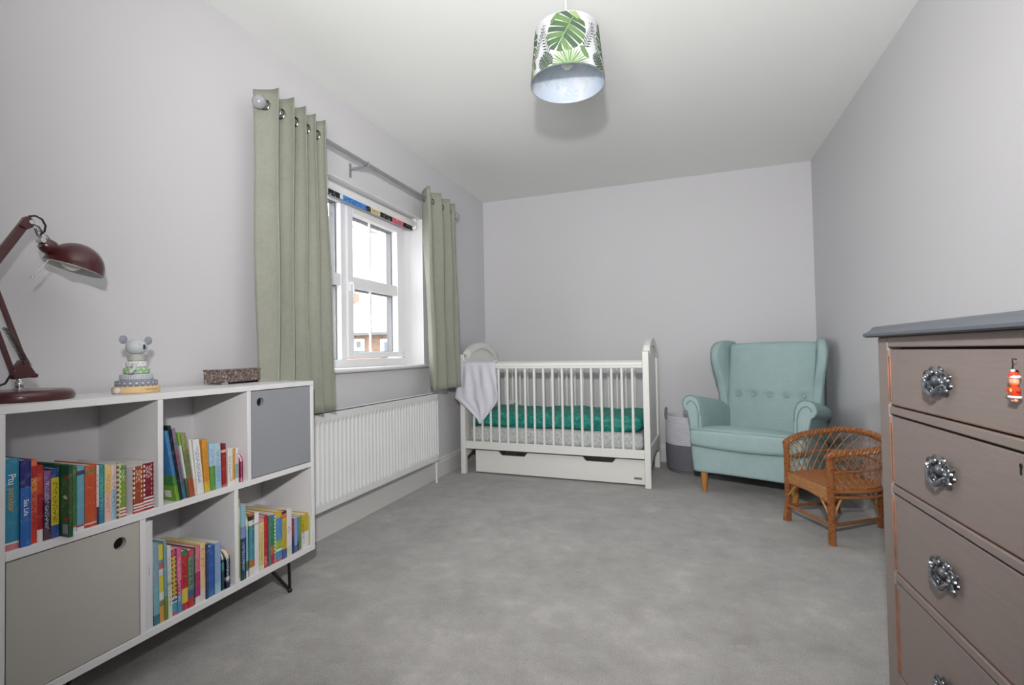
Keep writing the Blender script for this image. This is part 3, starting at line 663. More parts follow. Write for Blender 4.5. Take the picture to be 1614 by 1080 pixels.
# text x axis -> world -z, text y axis -> world +y, text normal -> world +x
rows = ((ROW_A, .500, 'books in the upper left compartment', 'in the upper left compartment'), (ROW_B, .500, 'books in the upper middle compartment', ''),
        (ROW_M, .151, 'books in the lower middle compartment', ''), (ROW_N, .151, 'books in the lower right compartment', ''))
nb = 0
for row, z, grp, _ in rows:
    for (y, w, h, lean, bands, ink, label, op) in row:
        nb += 1
        if abs(bands[-1][0] - 1) < 1e-6 and len(bands) == 2 and bands[0][1] == bands[1][1]: bands = bands[:1]
        m = book_mat(nb, bands, ink, op.get('inkz', (.15, .85)), op.get('dots'), op.get('scale', 330), op.get('inky', (.22, .78)))
        rb = random.Random(nb)
        b = book('book', y + (h * math.sin(lean) * 0), w, h, z + w * math.sin(lean) * 0, lean, m, label, grp, depth=op.get('depth', min(.215, .13 + h * .28)), xf=op.get('xf', .30 + rb.uniform(-.003, .003)), arch=op.get('arch', 0), hard=op.get('hard', True))
        for (txt, tc, tz, ts) in op.get('title', []):
            text_mesh(txt, ts, mat('ink_%d_%d_%d' % tc, tc, .5), 'title', b, Matrix.Translation((.0006, w * .5, tz)) @ TXM, xscale=.95)
        if op.get('cover_pic') is True:
            cv = [c for c in b.children if c.name.startswith('cover')][0]
            q = MB()
            for (px, pz, r, mm) in ((-.008, .150, .006, 0), (-.014, .148, .005, 0), (-.016, .10, .006, 1), (-.010, .098, .004, 1), (-.012, .045, .007, 0)):
                q.cur = mm; q.prism([(px + r * math.cos(a * PI / 4), pz + r * .8 * math.sin(a * PI / 4)) for a in range(8)], lambda x, zz: (x, -.0004, zz), lambda x, zz: (x, 0, zz))
            q.build('cover_picture', [mat('print_rust', (150, 70, 40), .5), mat('print_pale', (200, 200, 190), .5)], b)['kind'] = 'stuff'
            MB().box(-.024, -.004, -.0004, 0, .008, .032).build('barcode_label', mat('print_grey', (150, 150, 150), .5), b)
        if op.get('cover_pic') == 2:
            MB().box(-.045, -.018, -.0004, 0, .012, .034).build('barcode_label', mat('print_offwhite', (214, 220, 210), .5), b)

# ---------------------------------------------------------------- desk lamp on the bookcase
TZ = .841
lm = empty('desk_lamp', (.15, .790, TZ), 0, 'dark maroon jointed desk lamp with dome shade and round base on the bookcase', 'lamp')
def Lp(y, z, dx=0): return (dx, y - .790, z - TZ)
b = MB(); b.lathe([(0, 0), (.104, 0), (.107, .004), (.108, .012), (.105, .021), (.098, .027), (.085, .0285), (0, .0295)], 48); b.build('lamp_base', M_maroon, lm, smooth=True)
b = MB(); b.lathe([(0, 0), (.011, 0), (.011, .004), (.008, .006), (.0095, .012), (.0095, .020), (.007, .024), (.007, .030), (0, .030)], 16, (0, -.004, .0285)); b.build('stem', M_chrome, lm, smooth=True)
b = MB(); s0 = Lp(.784, .898)
b.prism([(-.012, .000), (.026, .004), (.034, .012), (.012, .050), (.002, .050), (-.016, .020)], lambda a, z: (-.010, s0[1] + a, s0[2] + z), lambda a, z: (.010, s0[1] + a, s0[2] + z))
b.tube([(-.014, s0[1] + .030, s0[2] + .008), (.014, s0[1] + .030, s0[2] + .008)], .006, 10); b.tube([(-.014, s0[1] + .010, s0[2] + .044), (.014, s0[1] + .010, s0[2] + .044)], .006, 10)
b.build('knuckle', M_maroon, lm, smooth=True, bevel=.001)
EL = (.715, 1.160)
def bar(mb, a, b_, w, t, x):
    a = Vector((0, *a)); b_ = Vector((0, *b_)); d = (b_ - a).normalized(); n = Vector((0, -d.z, d.y)) * w / 2
    q = [a - n, b_ - n, b_ + n, a + n]; mb.prism([(v.y, v.z) for v in q], lambda y, z: (x - t / 2, y, z), lambda y, z: (x + t / 2, y, z))
b = MB(); e0 = Lp(*EL)
bar(b, (s0[1] - .008, s0[2] + .006), (e0[1] - .012, e0[2] - .004), .010, .010, -.002); bar(b, (s0[1] + .018, s0[2] + .03), (e0[1] + .014, e0[2] + .006), .010, .010, -.002)
b.build('lower_arm', M_maroon, lm, bevel=.001)
for off in (.006, .014):
    p0 = Vector((.008, s0[1] + off + .006, s0[2] + .034)); p1 = Vector((.008, s0[1] + off - .040, s0[2] + .135))
    pts = []; d = (p1 - p0); dn = d.normalized(); a1 = dn.orthogonal().normalized(); a2 = dn.cross(a1)
    for k in range(30 * 8): t = k / (30 * 8); pts.append(p0 + d * t + (a1 * math.cos(2 * PI * k / 8) + a2 * math.sin(2 * PI * k / 8)) * .0038)
    MB().tube(pts, .0010, 5).build('spring', M_nickel, lm, smooth=True)
j0 = Lp(.801, 1.318)
b = MB(); bar(b, (e0[1], e0[2]), (j0[1] - .006, j0[2] - .008), .020, .014, -.002); b.build('upper_arm', M_maroon, lm, bevel=.002, smooth=True)
b = MB(); b.tube([(-.012, e0[1], e0[2]), (.012, e0[1], e0[2])], .016, 16); b.build('elbow', M_maroon, lm, smooth=True)
b = MB(); b.prism([(-.020, -.014), (-.006, .014), (.004, .014), (.014, .002), (.010, -.012), (-.004, -.022)], lambda a, z: (-.010, j0[1] + a, j0[2] + z), lambda a, z: (.010, j0[1] + a, j0[2] + z)); b.build('head_knuckle', M_maroon, lm, bevel=.002, smooth=True)
b = MB(); b.tube([(-.013, j0[1] + .004, j0[2]), (.014, j0[1] + .004, j0[2])], .0058, 10); b.tube([(.010, j0[1] + .002, j0[2] - .001), (.011, j0[1] + .020, j0[2] - .008), (.010, j0[1] + .028, j0[2] - .020)], .003, 8)
b.tube([(.006, j0[1] + .014, j0[2] - .014), (.006, j0[1] + .020, j0[2] - .030), (.006, j0[1] + .040, j0[2] - .052)], .0032, 8); b.tube([(.004, j0[1] + .022, j0[2] - .018), (.004, j0[1] + .042, j0[2] - .028), (.004, j0[1] + .054, j0[2] - .044)], .0018, 6)
b.tube([(-.010, j0[1] + .030, j0[2] - .044), (.014, j0[1] + .030, j0[2] - .044)], .0065, 10)
b.build('head_bracket', M_chrome, lm, smooth=True)
MB().tube([(.006, j0[1] - .004, j0[2] + .006), (.007, j0[1] + .002, j0[2] + .016), (.008, j0[1] + .014, j0[2] + .020), (.009, j0[1] + .028, j0[2] + .014), (.009, j0[1] + .036, j0[2] - .002), (.008, j0[1] + .034, j0[2] - .018), (.006, j0[1] + .026, j0[2] - .028), (.004, j0[1] + .028, j0[2] - .038)], .0026, 8).build('cable', M_cable, lm, smooth=True)
MB().tube([(-.006, s0[1] - .012, s0[2] + .014), (-.01, s0[1] - .022, s0[2] - .010), (-.03, s0[1] - .05, s0[2] - .026), (-.06, s0[1] - .09, s0[2] - .034), (-.09, s0[1] - .16, s0[2] - .046)], .0028, 8).build('cable', M_cable, lm, smooth=True)
sc_ = Vector(Lp(.908, 1.209)); ax = Vector((0.12, .262, .958)).normalized()
prof = [(.0695 * math.cos(a), .075 * math.sin(a)) for a in [k * PI / 2 / 14 for k in range(15)]]
prof_in = [(max(0, r - .002), z - .001) for r, z in prof]
b = MB(); b.lathe(prof, 44, sc_, ax); sh = b.build('lamp_shade', M_maroon, lm, smooth='all')
b = MB(); b.lathe(prof_in, 44, sc_, ax); b.lathe([(.0695, 0), (.0674, 0)], 44, sc_, ax); b.build('shade_lining', M_shade_in, sh, smooth='all')
b = MB(); b.lathe([(0, -.03), (.017, -.03), (.018, -.010), (.0215, .0), (.020, .012), (.016, .020), (0, .020)], 20, sc_ + Vector((0, -.056, .050)), (0, -.80, .45)); b.build('lamp_neck', M_maroon, lm, smooth=True)
b = MB(); b.sphere(tuple(sc_ + ax * .018 + Vector((0, -.01, 0))), .024, 16); b.build('bulb', mat('opal_bulb', (236, 236, 230), .3), lm, smooth='all')
r0 = Vector(Lp(.846, 1.228)); r1 = Vector(Lp(.808, 1.171))
b = MB(); b.tube([r0 + Vector((.01, 0, 0)), r1 + Vector((.01, 0, 0))], .0017, 8); b.sphere(tuple(r1 + Vector((.01, 0, 0))), .004, 10, (1, 1, .8)); b.build('switch_rod', M_chrome, lm, smooth=True)

# ---------------------------------------------------------------- stacking toy
ko = empty('stacking_toy', (.195, 1.049, TZ), math.radians(0), 'wooden koala stacking toy with grey and green rings on a round base', 'toy')
def ring(z0, z1, r, m): 
    h = z1 - z0; return MB().lathe([(.0, z0), (r - .003, z0), (r, z0 + .003), (r, z1 - .003), (r - .003, z1), (0, z1)], 40).build('ring', m, ko, smooth=True)
def dot_mat(name, c, d, sc=60, r=.22, ang=14):
    t = NT(name); t.b.inputs['Roughness'].default_value = .5
    g = t.new('ShaderNodeTexCoord'); s_ = t.new('ShaderNodeSeparateXYZ'); t.link(g.outputs['Object'], s_.inputs[0])
    a = t.math('MULTIPLY', t.math('DIVIDE', t.math('ARCTAN2', s_.outputs[1], s_.outputs[0]), 2 * PI), ang)
    zz = t.math('MULTIPLY', s_.outputs[2], sc)
    row_ = t.math('MULTIPLY', t.math('MODULO', t.math('FLOOR', zz), 2), .5)
    fa = t.math('SUBTRACT', t.math('FRACT', t.math('ADD', t.math('ADD', a, 40), row_)), .5); fz = t.math('SUBTRACT', t.math('FRACT', zz), .5)
    d_ = t.math('SQRT', t.math('ADD', t.math('MULTIPLY', fa, fa), t.math('MULTIPLY', fz, fz)))
    t.base(t.mix(t.math('LESS_THAN', d_, r), lin(c), lin(d))); return t.m
ko.scale = (1, 1, 1.07)
b = MB(); b.lathe([(0, 0), (.058, 0), (.061, .003), (.061, .017), (.058, .020), (0, .020)], 48); b.build('round_base', M_oak_pale, ko, smooth=True)
ring(.020, .037, .054, dot_mat('ring_slate_dots', (134, 138, 152), (224, 226, 232), 118, .2, 22))
def stripe_mat():
    t = NT('ring_striped'); g = t.new('ShaderNodeTexCoord'); s_ = t.new('ShaderNodeSeparateXYZ'); t.link(g.outputs['Object'], s_.inputs[0])
    a = t.math('FRACT', t.math('ADD', t.math('MULTIPLY', t.math('DIVIDE', t.math('ARCTAN2', s_.outputs[1], s_.outputs[0]), 2 * PI), 44), 50))
    t.base(t.mix(t.math('LESS_THAN', a, .5), lin((172, 176, 186)), lin((206, 208, 212)))); return t.m
ring(.037, .0545, .043, stripe_mat())
ring(.0545, .073, .0335, dot_mat('ring_green_dots', (150, 188, 140), (206, 224, 196), 108, .22, 12))
ring(.073, .091, .0275, dot_mat('ring_white_dots', (228, 228, 228), (150, 154, 158), 112, .16, 14))
ring(.091, .112, .0225, mat('ring_sage_grey', (178, 182, 172), .5))
hm = mat('koala_grey', (196, 200, 203), .5); em = mat('koala_ear', (148, 150, 162), .9, bump=.6, bscale=300)
b = MB(); b.sphere((0, 0, .133), .0272, 24, (1, 1.06, .88)); b.build('head', hm, ko, smooth='all')
for s in (-1, 1):
    b = MB()
    cy = .037 * s; cz = .152 + (.002 if s < 0 else 0)
    for k in range(9):
        a = 2 * PI * k / 9; b.sphere((-.002, cy + .0085 * math.cos(a), cz + .0085 * math.sin(a)), .0045, 8, (.6, 1, 1))
    b.sphere((-.002, cy, cz), .0105, 12, (.4, 1, 1)); b.build('ear', em, ko, smooth='all')
b = MB(); b.sphere((.0255, .006, .133), .0052, 12, (.6, .9, 1.5)); b.build('nose', mat('koala_nose', (46, 52, 56), .4), ko, smooth='all')
for yy in (-.008, .017): MB().sphere((.0262 if yy < 0 else .021, yy, .141), .0012, 6).build('eye', M_black, ko)
b = MB(); b.tube([(.026, -.024, .083), (.036, -.030, .070), (.036, -.040, .062)], [.007, .006, .005], 10); b.sphere((.036, -.040, .062), .006, 10); b.build('arm', hm, ko, smooth=True)
for yy, xx in ((-.064, .012), (.060, -.02)):
    b = MB(); b.sphere((xx, yy, .010), .010, 12, (1.2, .9, 1)); b.build('foot', mat('koala_foot', (214, 208, 206), .6), ko, smooth='all')
text_mesh('Little Koala', .0085, mat('burnt_lettering', (120, 92, 60), .7), 'lettering', ko, Matrix.Translation((.0613, .004, .011)) @ Matrix(((0, 0, 1, 0), (1, 0, 0, 0), (0, 1, 0, 0), (0, 0, 0, 1))), xscale=.9)

# ---------------------------------------------------------------- speckled box
sbx = empty('trinket_box', (.146, 1.400, TZ), 0, 'long low speckled brown box with mirrored feet on the bookcase', 'box')
N = Vector((.178 - .146, 0, 0)); 
def speck():
    t = NT('speckled_shell_inlay'); t.b.inputs['Roughness'].default_value = .35
    v = t.new('ShaderNodeTexVoronoi'); v.inputs['Scale'].default_value = 210; t.link(t.tex('Object'), v.inputs['Vector'])
    s_ = t.new('ShaderNodeSeparateColor'); t.link(v.outputs['Color'], s_.inputs[0])
    t.base(t.ramp(s_.outputs[0], [(0, lin((84, 70, 68))), (.35, lin((112, 98, 94))), (.7, lin((138, 124, 118))), (.93, lin((176, 164, 150)))], 'CONSTANT')); return t.m
ang = math.radians(8)
bxl = empty('x', (0, 0, 0)); bpy.data.objects.remove(bxl)
sbx.rotation_euler = (0, 0, ang)
MS = speck()
b = MB(); b.box(-.095, .0, .0, .352, .009, .052); b.build('box_body', MS, sbx, bevel=.0015, smooth=True)
b = MB(); b.box(-.097, .002, -.002, .354, .0521, .058); b.build('lid', MS, sbx, bevel=.0015, smooth=True)
for x in (-.088, -.008):
    for y in (.008, .342): box_o('foot', x - .008, x + .008, y - .008, y + .010, 0, .009, M_chrome, sbx, bevel=.001)
box_o('clasp', .0005, .004, .270, .300, .002, .011, M_black, sbx, bevel=.001)
#PART3
# ---------------------------------------------------------------- crib
CR = math.radians(-2.4)
cb = empty('crib', (.122, 3.517, 0), CR, 'cream painted wooden crib with arched ends, slatted sides and underbed drawer', 'crib')
CL, CD = 1.452, .690
def end_panel(x0, x1, lab=None):
    sg = 1 if x0 > .5 else -1
    e_ = None
    mid = CD / 2
    # outer outline: shoulders then arch
    def arch(y0, y1, z0, z1, n=22):   # cosine shaped crown
        return [(y0 + (y1 - y0) * k / n, z0 + (z1 - z0) * math.sin(PI * k / n) ** .75) for k in range(n + 1)]
    outer = [(0, .935)] + arch(.060, CD - .060, .940, 1.035) + [(CD, .935)]
    inner = arch(.075, CD - .075, .895, .985)
    n = len(inner)
    xa, xb = (x0 + .008, x1 - .008)
    b = MB()
    # crown rail: band between inner arch and outer outline
    ou = [(0, .935)] + arch(.060, CD - .060, .940, 1.035) + [(CD, .935)]
    m_ = len(ou); inn = [(.04, .885)] + inner + [(CD - .04, .885)]
    for i in range(m_ - 1):
        p = [inn[i], inn[i + 1], ou[i + 1], ou[i]]
        b.prism(p, lambda y, z: (x0, y, z), lambda y, z: (x1, y, z))
    b.build('crown_rail', M_crib, cb, weld=True, smooth=True)
    # infill panel, slightly recessed
    poly = [(.038, .16)] + [(.038, .885)] + inner + [(CD - .038, .885), (CD - .038, .16)]
    MB().prism(poly, lambda y, z: (xa + .006, y, z), lambda y, z: (xb - .006, y, z)).build('end_panel', M_crib, cb)
    for y0 in (0, CD - .040):
        box_o('post', x0, x1, y0, y0 + .040, 0, .936, M_crib, cb, bevel=.004)
    # lower rail with a curved underside, mid rail
    pl = [(.04, .27), (CD - .04, .27)] + [(CD - .04 - (CD - .08) * k / 14, .13 + .055 * math.sin(PI * k / 14)) for k in range(15)]
    MB().prism(pl, lambda y, z: (x0 + .002, y, z), lambda y, z: (x1 - .002, y, z)).build('lower_rail', M_crib, cb, bevel=.002)
    for y0 in (.04, CD - .075):
        box_o('stile', x0 + .003, x1 - .003, y0, y0 + .035, .27, .885, M_crib, cb, bevel=.002)
end_panel(0, .040); end_panel(CL - .042, CL)
for yf in (.006, CD - .034):
    b = MB(); b.box(.04, CL - .042, yf, yf + .028, .822, .866); b.build('top_rail', M_crib, cb, bevel=.006, seg=3, smooth=True)
    b = MB(); b.box(.04, CL - .042, yf, yf + .024, .198, .258); b.build('bottom_rail', M_crib, cb, bevel=.003, smooth=True)
    for k in range(18):
        x = .040 + (CL - .082) * (k + 1) / 19
        if k == 0 and yf < .1: sp0 = MB().tube([(0, 0, .256), (0, 0, .824)], .0096, 12).build('spindle', M_crib, cb, smooth=True); sp0.location = (x, yf + .013, 0)
        else:
            c = sp0.copy(); COL.objects.link(c); c.parent = cb; c.location = (x, yf + .013, 0)
box_o('groove_shadow_strip', .04, CL - .042, .004, .0065, .840, .8425, mat('crib_shadow_line', (190, 188, 182), .6), cb)  # thin darker strip painted as a groove's shadow line on the rail
box_o('base_board', .041, CL - .043, .036, CD - .036, .222, .240, M_crib, cb)
# underbed drawer (slides separately)
ud = empty('underbed_drawer', (.122, 3.517, 0), CR, 'cream drawer with two cut-out grips pulled under the crib', 'drawer')
b = MB(); x0, x1, z0, z1, yf = .105, 1.404, .012, .181, .052
def notch(a): return [(a, z1), (a + .025, z1 - .030), (a + .215, z1 - .030), (a + .24, z1)]
poly = [(x0, z0), (x0, z1)] + notch(.300) + notch(.965) + [(x1, z1), (x1, z0)]
b.prism(poly, lambda x, z: (x, yf, z), lambda x, z: (x, yf + .018, z)); b.build('drawer_front', M_crib, ud, bevel=.0015)
b = MB(); b.box(x0 + .01, x0 + .022, yf + .018, .60, .02, .15); b.build('drawer_side', M_crib, ud); b = MB(); b.box(x1 - .022, x1 - .01, yf + .018, .60, .02, .15); b.build('drawer_side', M_crib, ud)
box_o('drawer_back', x0 + .01, x1 - .01, .60, .612, .02, .15, M_crib, ud); box_o('drawer_base', x0 + .022, x1 - .022, yf + .018, .60, .02, .028, M_crib, ud)
box_o('maker_plate', x1 - .074, x1 - .020, yf - .0015, yf, .046, .060, mat('plate_grey', (110, 110, 112), .4), ud)
for xx in (x0 + .08, x1 - .08):
    for yy in (.12, .52): MB().lathe([(0, -.006), (.012, -.006), (.012, .006), (0, .006)], 14, (xx, yy, .012), (1, 0, 0)).build('castor', M_black, ud)
# mattress with patterned sheet
def _sheet():
    t = NT('leaf_print_sheet'); t.b.inputs['Roughness'].default_value = .95
    v = t.new('ShaderNodeTexVoronoi', feature='DISTANCE_TO_EDGE'); v.inputs['Scale'].default_value = 42; t.link(t.tex('Object', (1, 1, .8), (.3, .5, .8)), v.inputs['Vector'])
    n = t.noise(t.tex('Object', (2.2, 2.2, .8), (.5, .6, .2)), 60, 3)
    f = t.math('MULTIPLY', t.math('GREATER_THAN', n, .52), .55)
    c = t.mix(f, lin((206, 208, 208)), lin((150, 156, 156)))
    c = t.mix(t.math('MULTIPLY', t.math('LESS_THAN', v.outputs[0], .03), .25), c, lin((120, 130, 128)))
    t.base(c); t.bump(t.noise(t.tex('Object'), 12, 3), .5, .01); return t.m
def _teal():
    t = NT('teal_print_cover'); t.b.inputs['Roughness'].default_value = .5; t.b.inputs['Specular IOR Level'].default_value = .5
    n = t.noise(t.tex('Object'), 32, 4, .7); v = t.new('ShaderNodeTexVoronoi'); v.inputs['Scale'].default_value = 36; t.link(t.tex('Object'), v.inputs['Vector'])
    c = t.ramp(n, [(.35, lin((0, 104, 92))), (.5, lin((14, 130, 116))), (.62, lin((40, 152, 138))), (.72, lin((92, 182, 170)))])
    c = t.mix(t.math('MULTIPLY', t.math('LESS_THAN', v.outputs[0], .25), .4), c, lin((90, 190, 178)))
    t.base(c); t.bump(t.noise(t.tex('Object'), 14, 3), .7, .012); return t.m
mt = empty('mattress', (.122, 3.517, 0), CR, 'crib mattress in a grey leaf patterned fitted sheet', 'mattress')
rbox((CL / 2 - .056, CD / 2 - .046, .062), .035, 16, lambda x, y, z: (x, y, z + .003 * math.sin(x * 19) * (z > 0))).build('mattress_body', _sheet(), mt, smooth='all', weld=True, loc=(CL / 2, CD / 2, .303))
tm = empty('changing_mat', (.122, 3.517, 0), CR, 'teal patterned padded mat lying on the crib mattress', 'mat')
def tdef(x, y, z):
    e1 = max(0, (abs(y) - .16) / .12); 
    return (x * (1 + .006 * math.sin(y * 30)), y + .006 * math.sin(x * 13 + z * 9), z + .018 * min(1, e1) * (1 if z > 0 else .0) + .006 * math.sin(x * 9 + 1) + .004 * math.sin(x * 31 + y * 17) * (z > 0) - .012 * x * 0)
rbox((CL / 2 - .062, CD / 2 - .060, .050), .042, 26, tdef).build('padded_cover', _teal(), tm, smooth='all', weld=True, loc=(CL / 2 - .002, CD / 2 + .002, .418))
# muslin hanging over the front rail, near the left post
tw = empty('muslin_cloth', (.122, 3.517, 0), CR, 'white muslin cloth draped over the front left corner of the crib', 'cloth')
def clo(u, v):
    # u 0..1 across, v 0..1 top to tip
    zt = .872; tip = .402
    L_ = [(0, .008), (.22, -.004), (.50, -.030), (.585, -.040), (.66, .000), (.80, .085), (.93, .160), (1, .178)]
    R_ = [(0, .312), (.2, .318), (.50, .336), (.58, .340), (.66, .325), (.80, .272), (.93, .218), (1, .200)]
    def it(tb, q):
        for (a, x), (b_, y) in zip(tb, tb[1:]):
            if q <= b_: return x + (y - x) * (q - a) / (b_ - a)
        return tb[-1][1]
    xl, xr = it(L_, v), it(R_, v)
    x = xl + (xr - xl) * u; z = zt + (tip - zt) * v - .012 * math.sin(PI * u) * 0
    fold = .010 * math.sin(u * 15 + v * 3.0) * min(1, v * 3) + .007 * math.sin(u * 27 - v * 6) * min(1, v * 4)
    y = -.014 - .010 * v + fold * (1 - .5 * v)
    if v < .001: y = -.004
    return (x, y, z)
b = MB(); nu, nv = 44, 44
b.add([clo(i / nu, j / nv) for j in range(nv + 1) for i in range(nu + 1)], [(j * (nu + 1) + i, j * (nu + 1) + i + 1, (j + 1) * (nu + 1) + i + 1, (j + 1) * (nu + 1) + i) for j in range(nv) for i in range(nu)])
# over the rail and down behind, plus a turn over the end
def over(u, v):
    x = .046 + (.312 - .046) * u if u > .0 else .046
    x0_, _, _ = clo(u, 0); x = x0_
    pth = [(-.004, .872), (.004, .876), (.020, .879), (.034, .876), (.042, .868), (.046, .84), (.050, .76), (.047, .69)]
    q = v * (len(pth) - 1); i = min(int(q), len(pth) - 2); f = q - i
    y = pth[i][0] * (1 - f) + pth[i + 1][0] * f; z = pth[i][1] * (1 - f) + pth[i + 1][1] * f
    return (x, y + (.006 * math.sin(u * 17) if v > .6 else 0), z + .004 * math.sin(u * 11) * (v > .5) + (max(0, .045 - x) * 1.3 + .012 * max(0, 1 - u * 5)) * (1 if v < .9 else .6))
b.add([over(i / nu, j / 14) for j in range(15) for i in range(nu + 1)], [(j * (nu + 1) + i, j * (nu + 1) + i + 1, (j + 1) * (nu + 1) + i + 1, (j + 1) * (nu + 1) + i) for j in range(14) for i in range(nu)])
b.build('cloth_sheet', M_towel, tw, smooth='all', weld=True, solid=.003)
# small strip covering the post top at the corner
b = MB()
def cor(u, v): 
    x = -.012 + .056 * u; zz = .945 - .075 * v - .01 * u * v
    return (x, -.006 - .012 * v + .003 * math.sin(u * 9), zz)

# wall socket with a plug behind the crib
so = empty('wall_socket', (.262, D, .452), 0, 'white double wall socket with a dark plug behind the crib', 'socket')
box_o('face_plate', -.073, .073, -.010, -.0005, -.043, .043, M_upvc, so, bevel=.003); box_o('plug', .012, .060, -.045, -.0102, -.03, .022, M_black, so, bevel=.004)
for x in (-.05, .045): box_o('rocker_switch', x - .008, x + .008, -.0125, -.0102, .022, .034, M_upvc, so)

# ---------------------------------------------------------------- laundry basket
bk = empty('rope_basket', (1.842, 4.105, 0), 0, 'two tone rope laundry basket, white above grey, between crib and armchair', 'basket')
def rope(name, c, c2):
    t = NT(name); t.b.inputs['Roughness'].default_value = .95; t.b.inputs['Specular IOR Level'].default_value = .15
    n = t.noise(t.tex('Object', (60, 60, 420)), 1.0, 2); t.base(t.mix(n, lin(c), lin(c2))); t.bump(n, .5, .002); return t.m
R0 = .188
def coil(z0, z1, nm, m):
    prof = []; n = int((z1 - z0) / .012)
    for k in range(n):
        z = z0 + (z1 - z0) * k / n; h = (z1 - z0) / n; rr = R0 * (1 + .02 * math.sin(PI * min(1, z / .45))) - (.012 if z < .015 else 0)
        for q in range(5): prof.append((rr + .004 * math.sin(PI * q / 5), z + h * q / 5))
    prof.append((prof[-1][0], z1)); inner = [(r - .010, z) for r, z in reversed(prof[::5])]
    return MB().lathe(prof + inner, 56).build(nm, m, bk, smooth='all')
g_low = rope('charcoal_rope', (134, 134, 142), (108, 108, 116)); g_up = rope('white_rope', (226, 225, 232), (204, 203, 212))
coil(0, .215, 'lower_wall', g_low); coil(.215, .430, 'upper_wall', g_up); MB().lathe([(0, .004), (R0 - .01, .004)], 40).build('basket_base', g_low, bk)
def hdl(a0):
    pts = []
    for k in range(13):
        t = k / 12; a = a0 + (t - .5) * .62; pts.append(((R0 + .010 - .012 * math.sin(PI * t)) * math.cos(a), (R0 + .010 - .012 * math.sin(PI * t)) * math.sin(a), .405 + .075 * math.sin(PI * t)))
    MB().tube(pts, .010, 8).build('handle', g_low, bk, smooth=True)
hdl(PI * 1.02); hdl(0.02)

# ---------------------------------------------------------------- wing armchair
AA = math.radians(-21.5)
ac = empty('wing_armchair', (2.150, 3.385, 0), AA, 'pale teal wing armchair with buttoned back, rolled arms and oak legs in the corner', 'armchair')
# local frame: x across (-left, +right in view), y back, z up
b = MB()
def body_prism():
    n = 10
    out = []
    def fn(u, v):  # front skirt to back
        return None
rbox((.345, .36, .09), .022, 14, lambda x, y, z: (x * (1 - .045 * (.09 - z) / .18) , y - .010 * math.sin(PI * (x / .69 + .5)) * (y < -.3), z + .008 * (1 if z < -.05 else 0) * math.cos(x * 4))).build('seat_frame', M_armchair, ac, smooth='all', weld=True, loc=(0, .345, .215))
# T cushion
def cdef(x, y, z):
    crown = (1 - (x / .34) ** 2) * (1 - ((y) / .36) ** 2)
    zz = z + .022 * crown * (1 if z > 0 else 0) 
    yy = y - .020 * (1 - (x / .34) ** 2) * (1 if y < 0 else 0) - .008 * (1 - (z / .055) ** 2) * (y < -.2)
    k = 1.0
    if y > -.17: k = .79 + .21 * max(0, 1 - (y + .17) / .03)
    drop = .095 * max(0, (y + .22) / .56) * (1 if z > -.02 else .0) + .0
    return (x * k, yy, zz + .012 * (z > 0) * math.exp(-((y + .22) / .12) ** 2) * (1 - (x / .34) ** 2) - drop - .014 * (1 - (x / .34) ** 2) * (y < -.3) * (z < 0))
cu = rbox((.338, .34, .056), .026, 26, cdef).build('seat_cushion', M_armchair, ac, smooth='all', weld=True, loc=(0, .305, .362))
def pipe(pts, par, nm='piping', r=.0042, closed=False): return MB().tube(pts, r, 6, closed=closed).build(nm, M_piping, par, smooth=True)
for zs in (1, -1):
    pts = []
    for k in range(31):
        x = -.336 + .672 * k / 30; w_ = 1 - (x / .34) ** 2
        pts.append((x, -.340 + .006 - .020 * w_ - .001 + (.012 if abs(x) > .33 else 0), (.047 + .012 * w_ * .3) if zs > 0 else (-.046 - .014 * w_)))
    pipe(pts, cu)
# arms
def armprof(s):   # (x,z) outline of the rolled arm, s=+1 right
    pts = [(.268, .30), (.270, .50), (.275, .575)]
    cx, cz, r = .338, .580, .058
    for k in range(13):
        a = PI * (.97 - 1.32 * k / 12); pts.append((cx + r * math.cos(a), cz + r * math.sin(a)))
    pts += [(.362, .52), (.350, .46), (.344, .38), (.338, .30)]
    return [(s * x, z) for x, z in pts]
for s in (-1, 1):
    pr = armprof(s); b = MB(); ys = [0, .008, .03, .2, .4, .60]
    n = len(pr); cxm = sum(p[0] for p in pr) / n; czm = sum(p[1] for p in pr) / n
    rings = []
    for i, y in enumerate(ys):
        sc2 = [.93, .985, 1, 1, .99, .97][i]
        rings.append([(cxm + (x - cxm) * sc2 + (-s * .012) * (y / .6), y + .002, czm + (z - czm) * sc2 - .085 * (y / .6) * max(0, min(1, (z - .36) / .15))) for x, z in pr])
    vs = [v for r in rings for v in r]; fs = []
    for i in range(len(ys) - 1):
        for k in range(n): k2 = (k + 1) % n; fs.append((i * n + k, i * n + k2, (i + 1) * n + k2, (i + 1) * n + k))
    fs.append(tuple(range(n))); fs.append(tuple((len(ys) - 1) * n + k for k in range(n)))
    arm = b.add(vs, fs).build('armrest', M_armchair, ac, smooth='all'); arm.data.set_sharp_from_angle(angle=math.radians(60))
    fp = [(cxm + (x - cxm) * .80, -.001, czm + (z - czm) * .90) for x, z in pr[1:-1] if z > .34]
    pipe([(cxm + (x - cxm) * .955, .0015, czm + (z - czm) * .965) for x, z in pr[1:-1] if z > .36], arm, r=.0038)
    # inner facing seam
    pipe([(s * .288, -.001, .40), (s * .290, -.001, .52), (s * .300, -.001, .565), (s * .318, -.001, .592), (s * .340, -.001, .600), (s * .358, -.001, .588), (s * .366, -.001, .568)], arm, r=.003)
    # outside panel below the arm
    box_o('side_panel', s * .345 if s < 0 else .300, s * .300 if s < 0 else .345, .03, .66, .14, .50, M_armchair, ac, bevel=.02, seg=4)
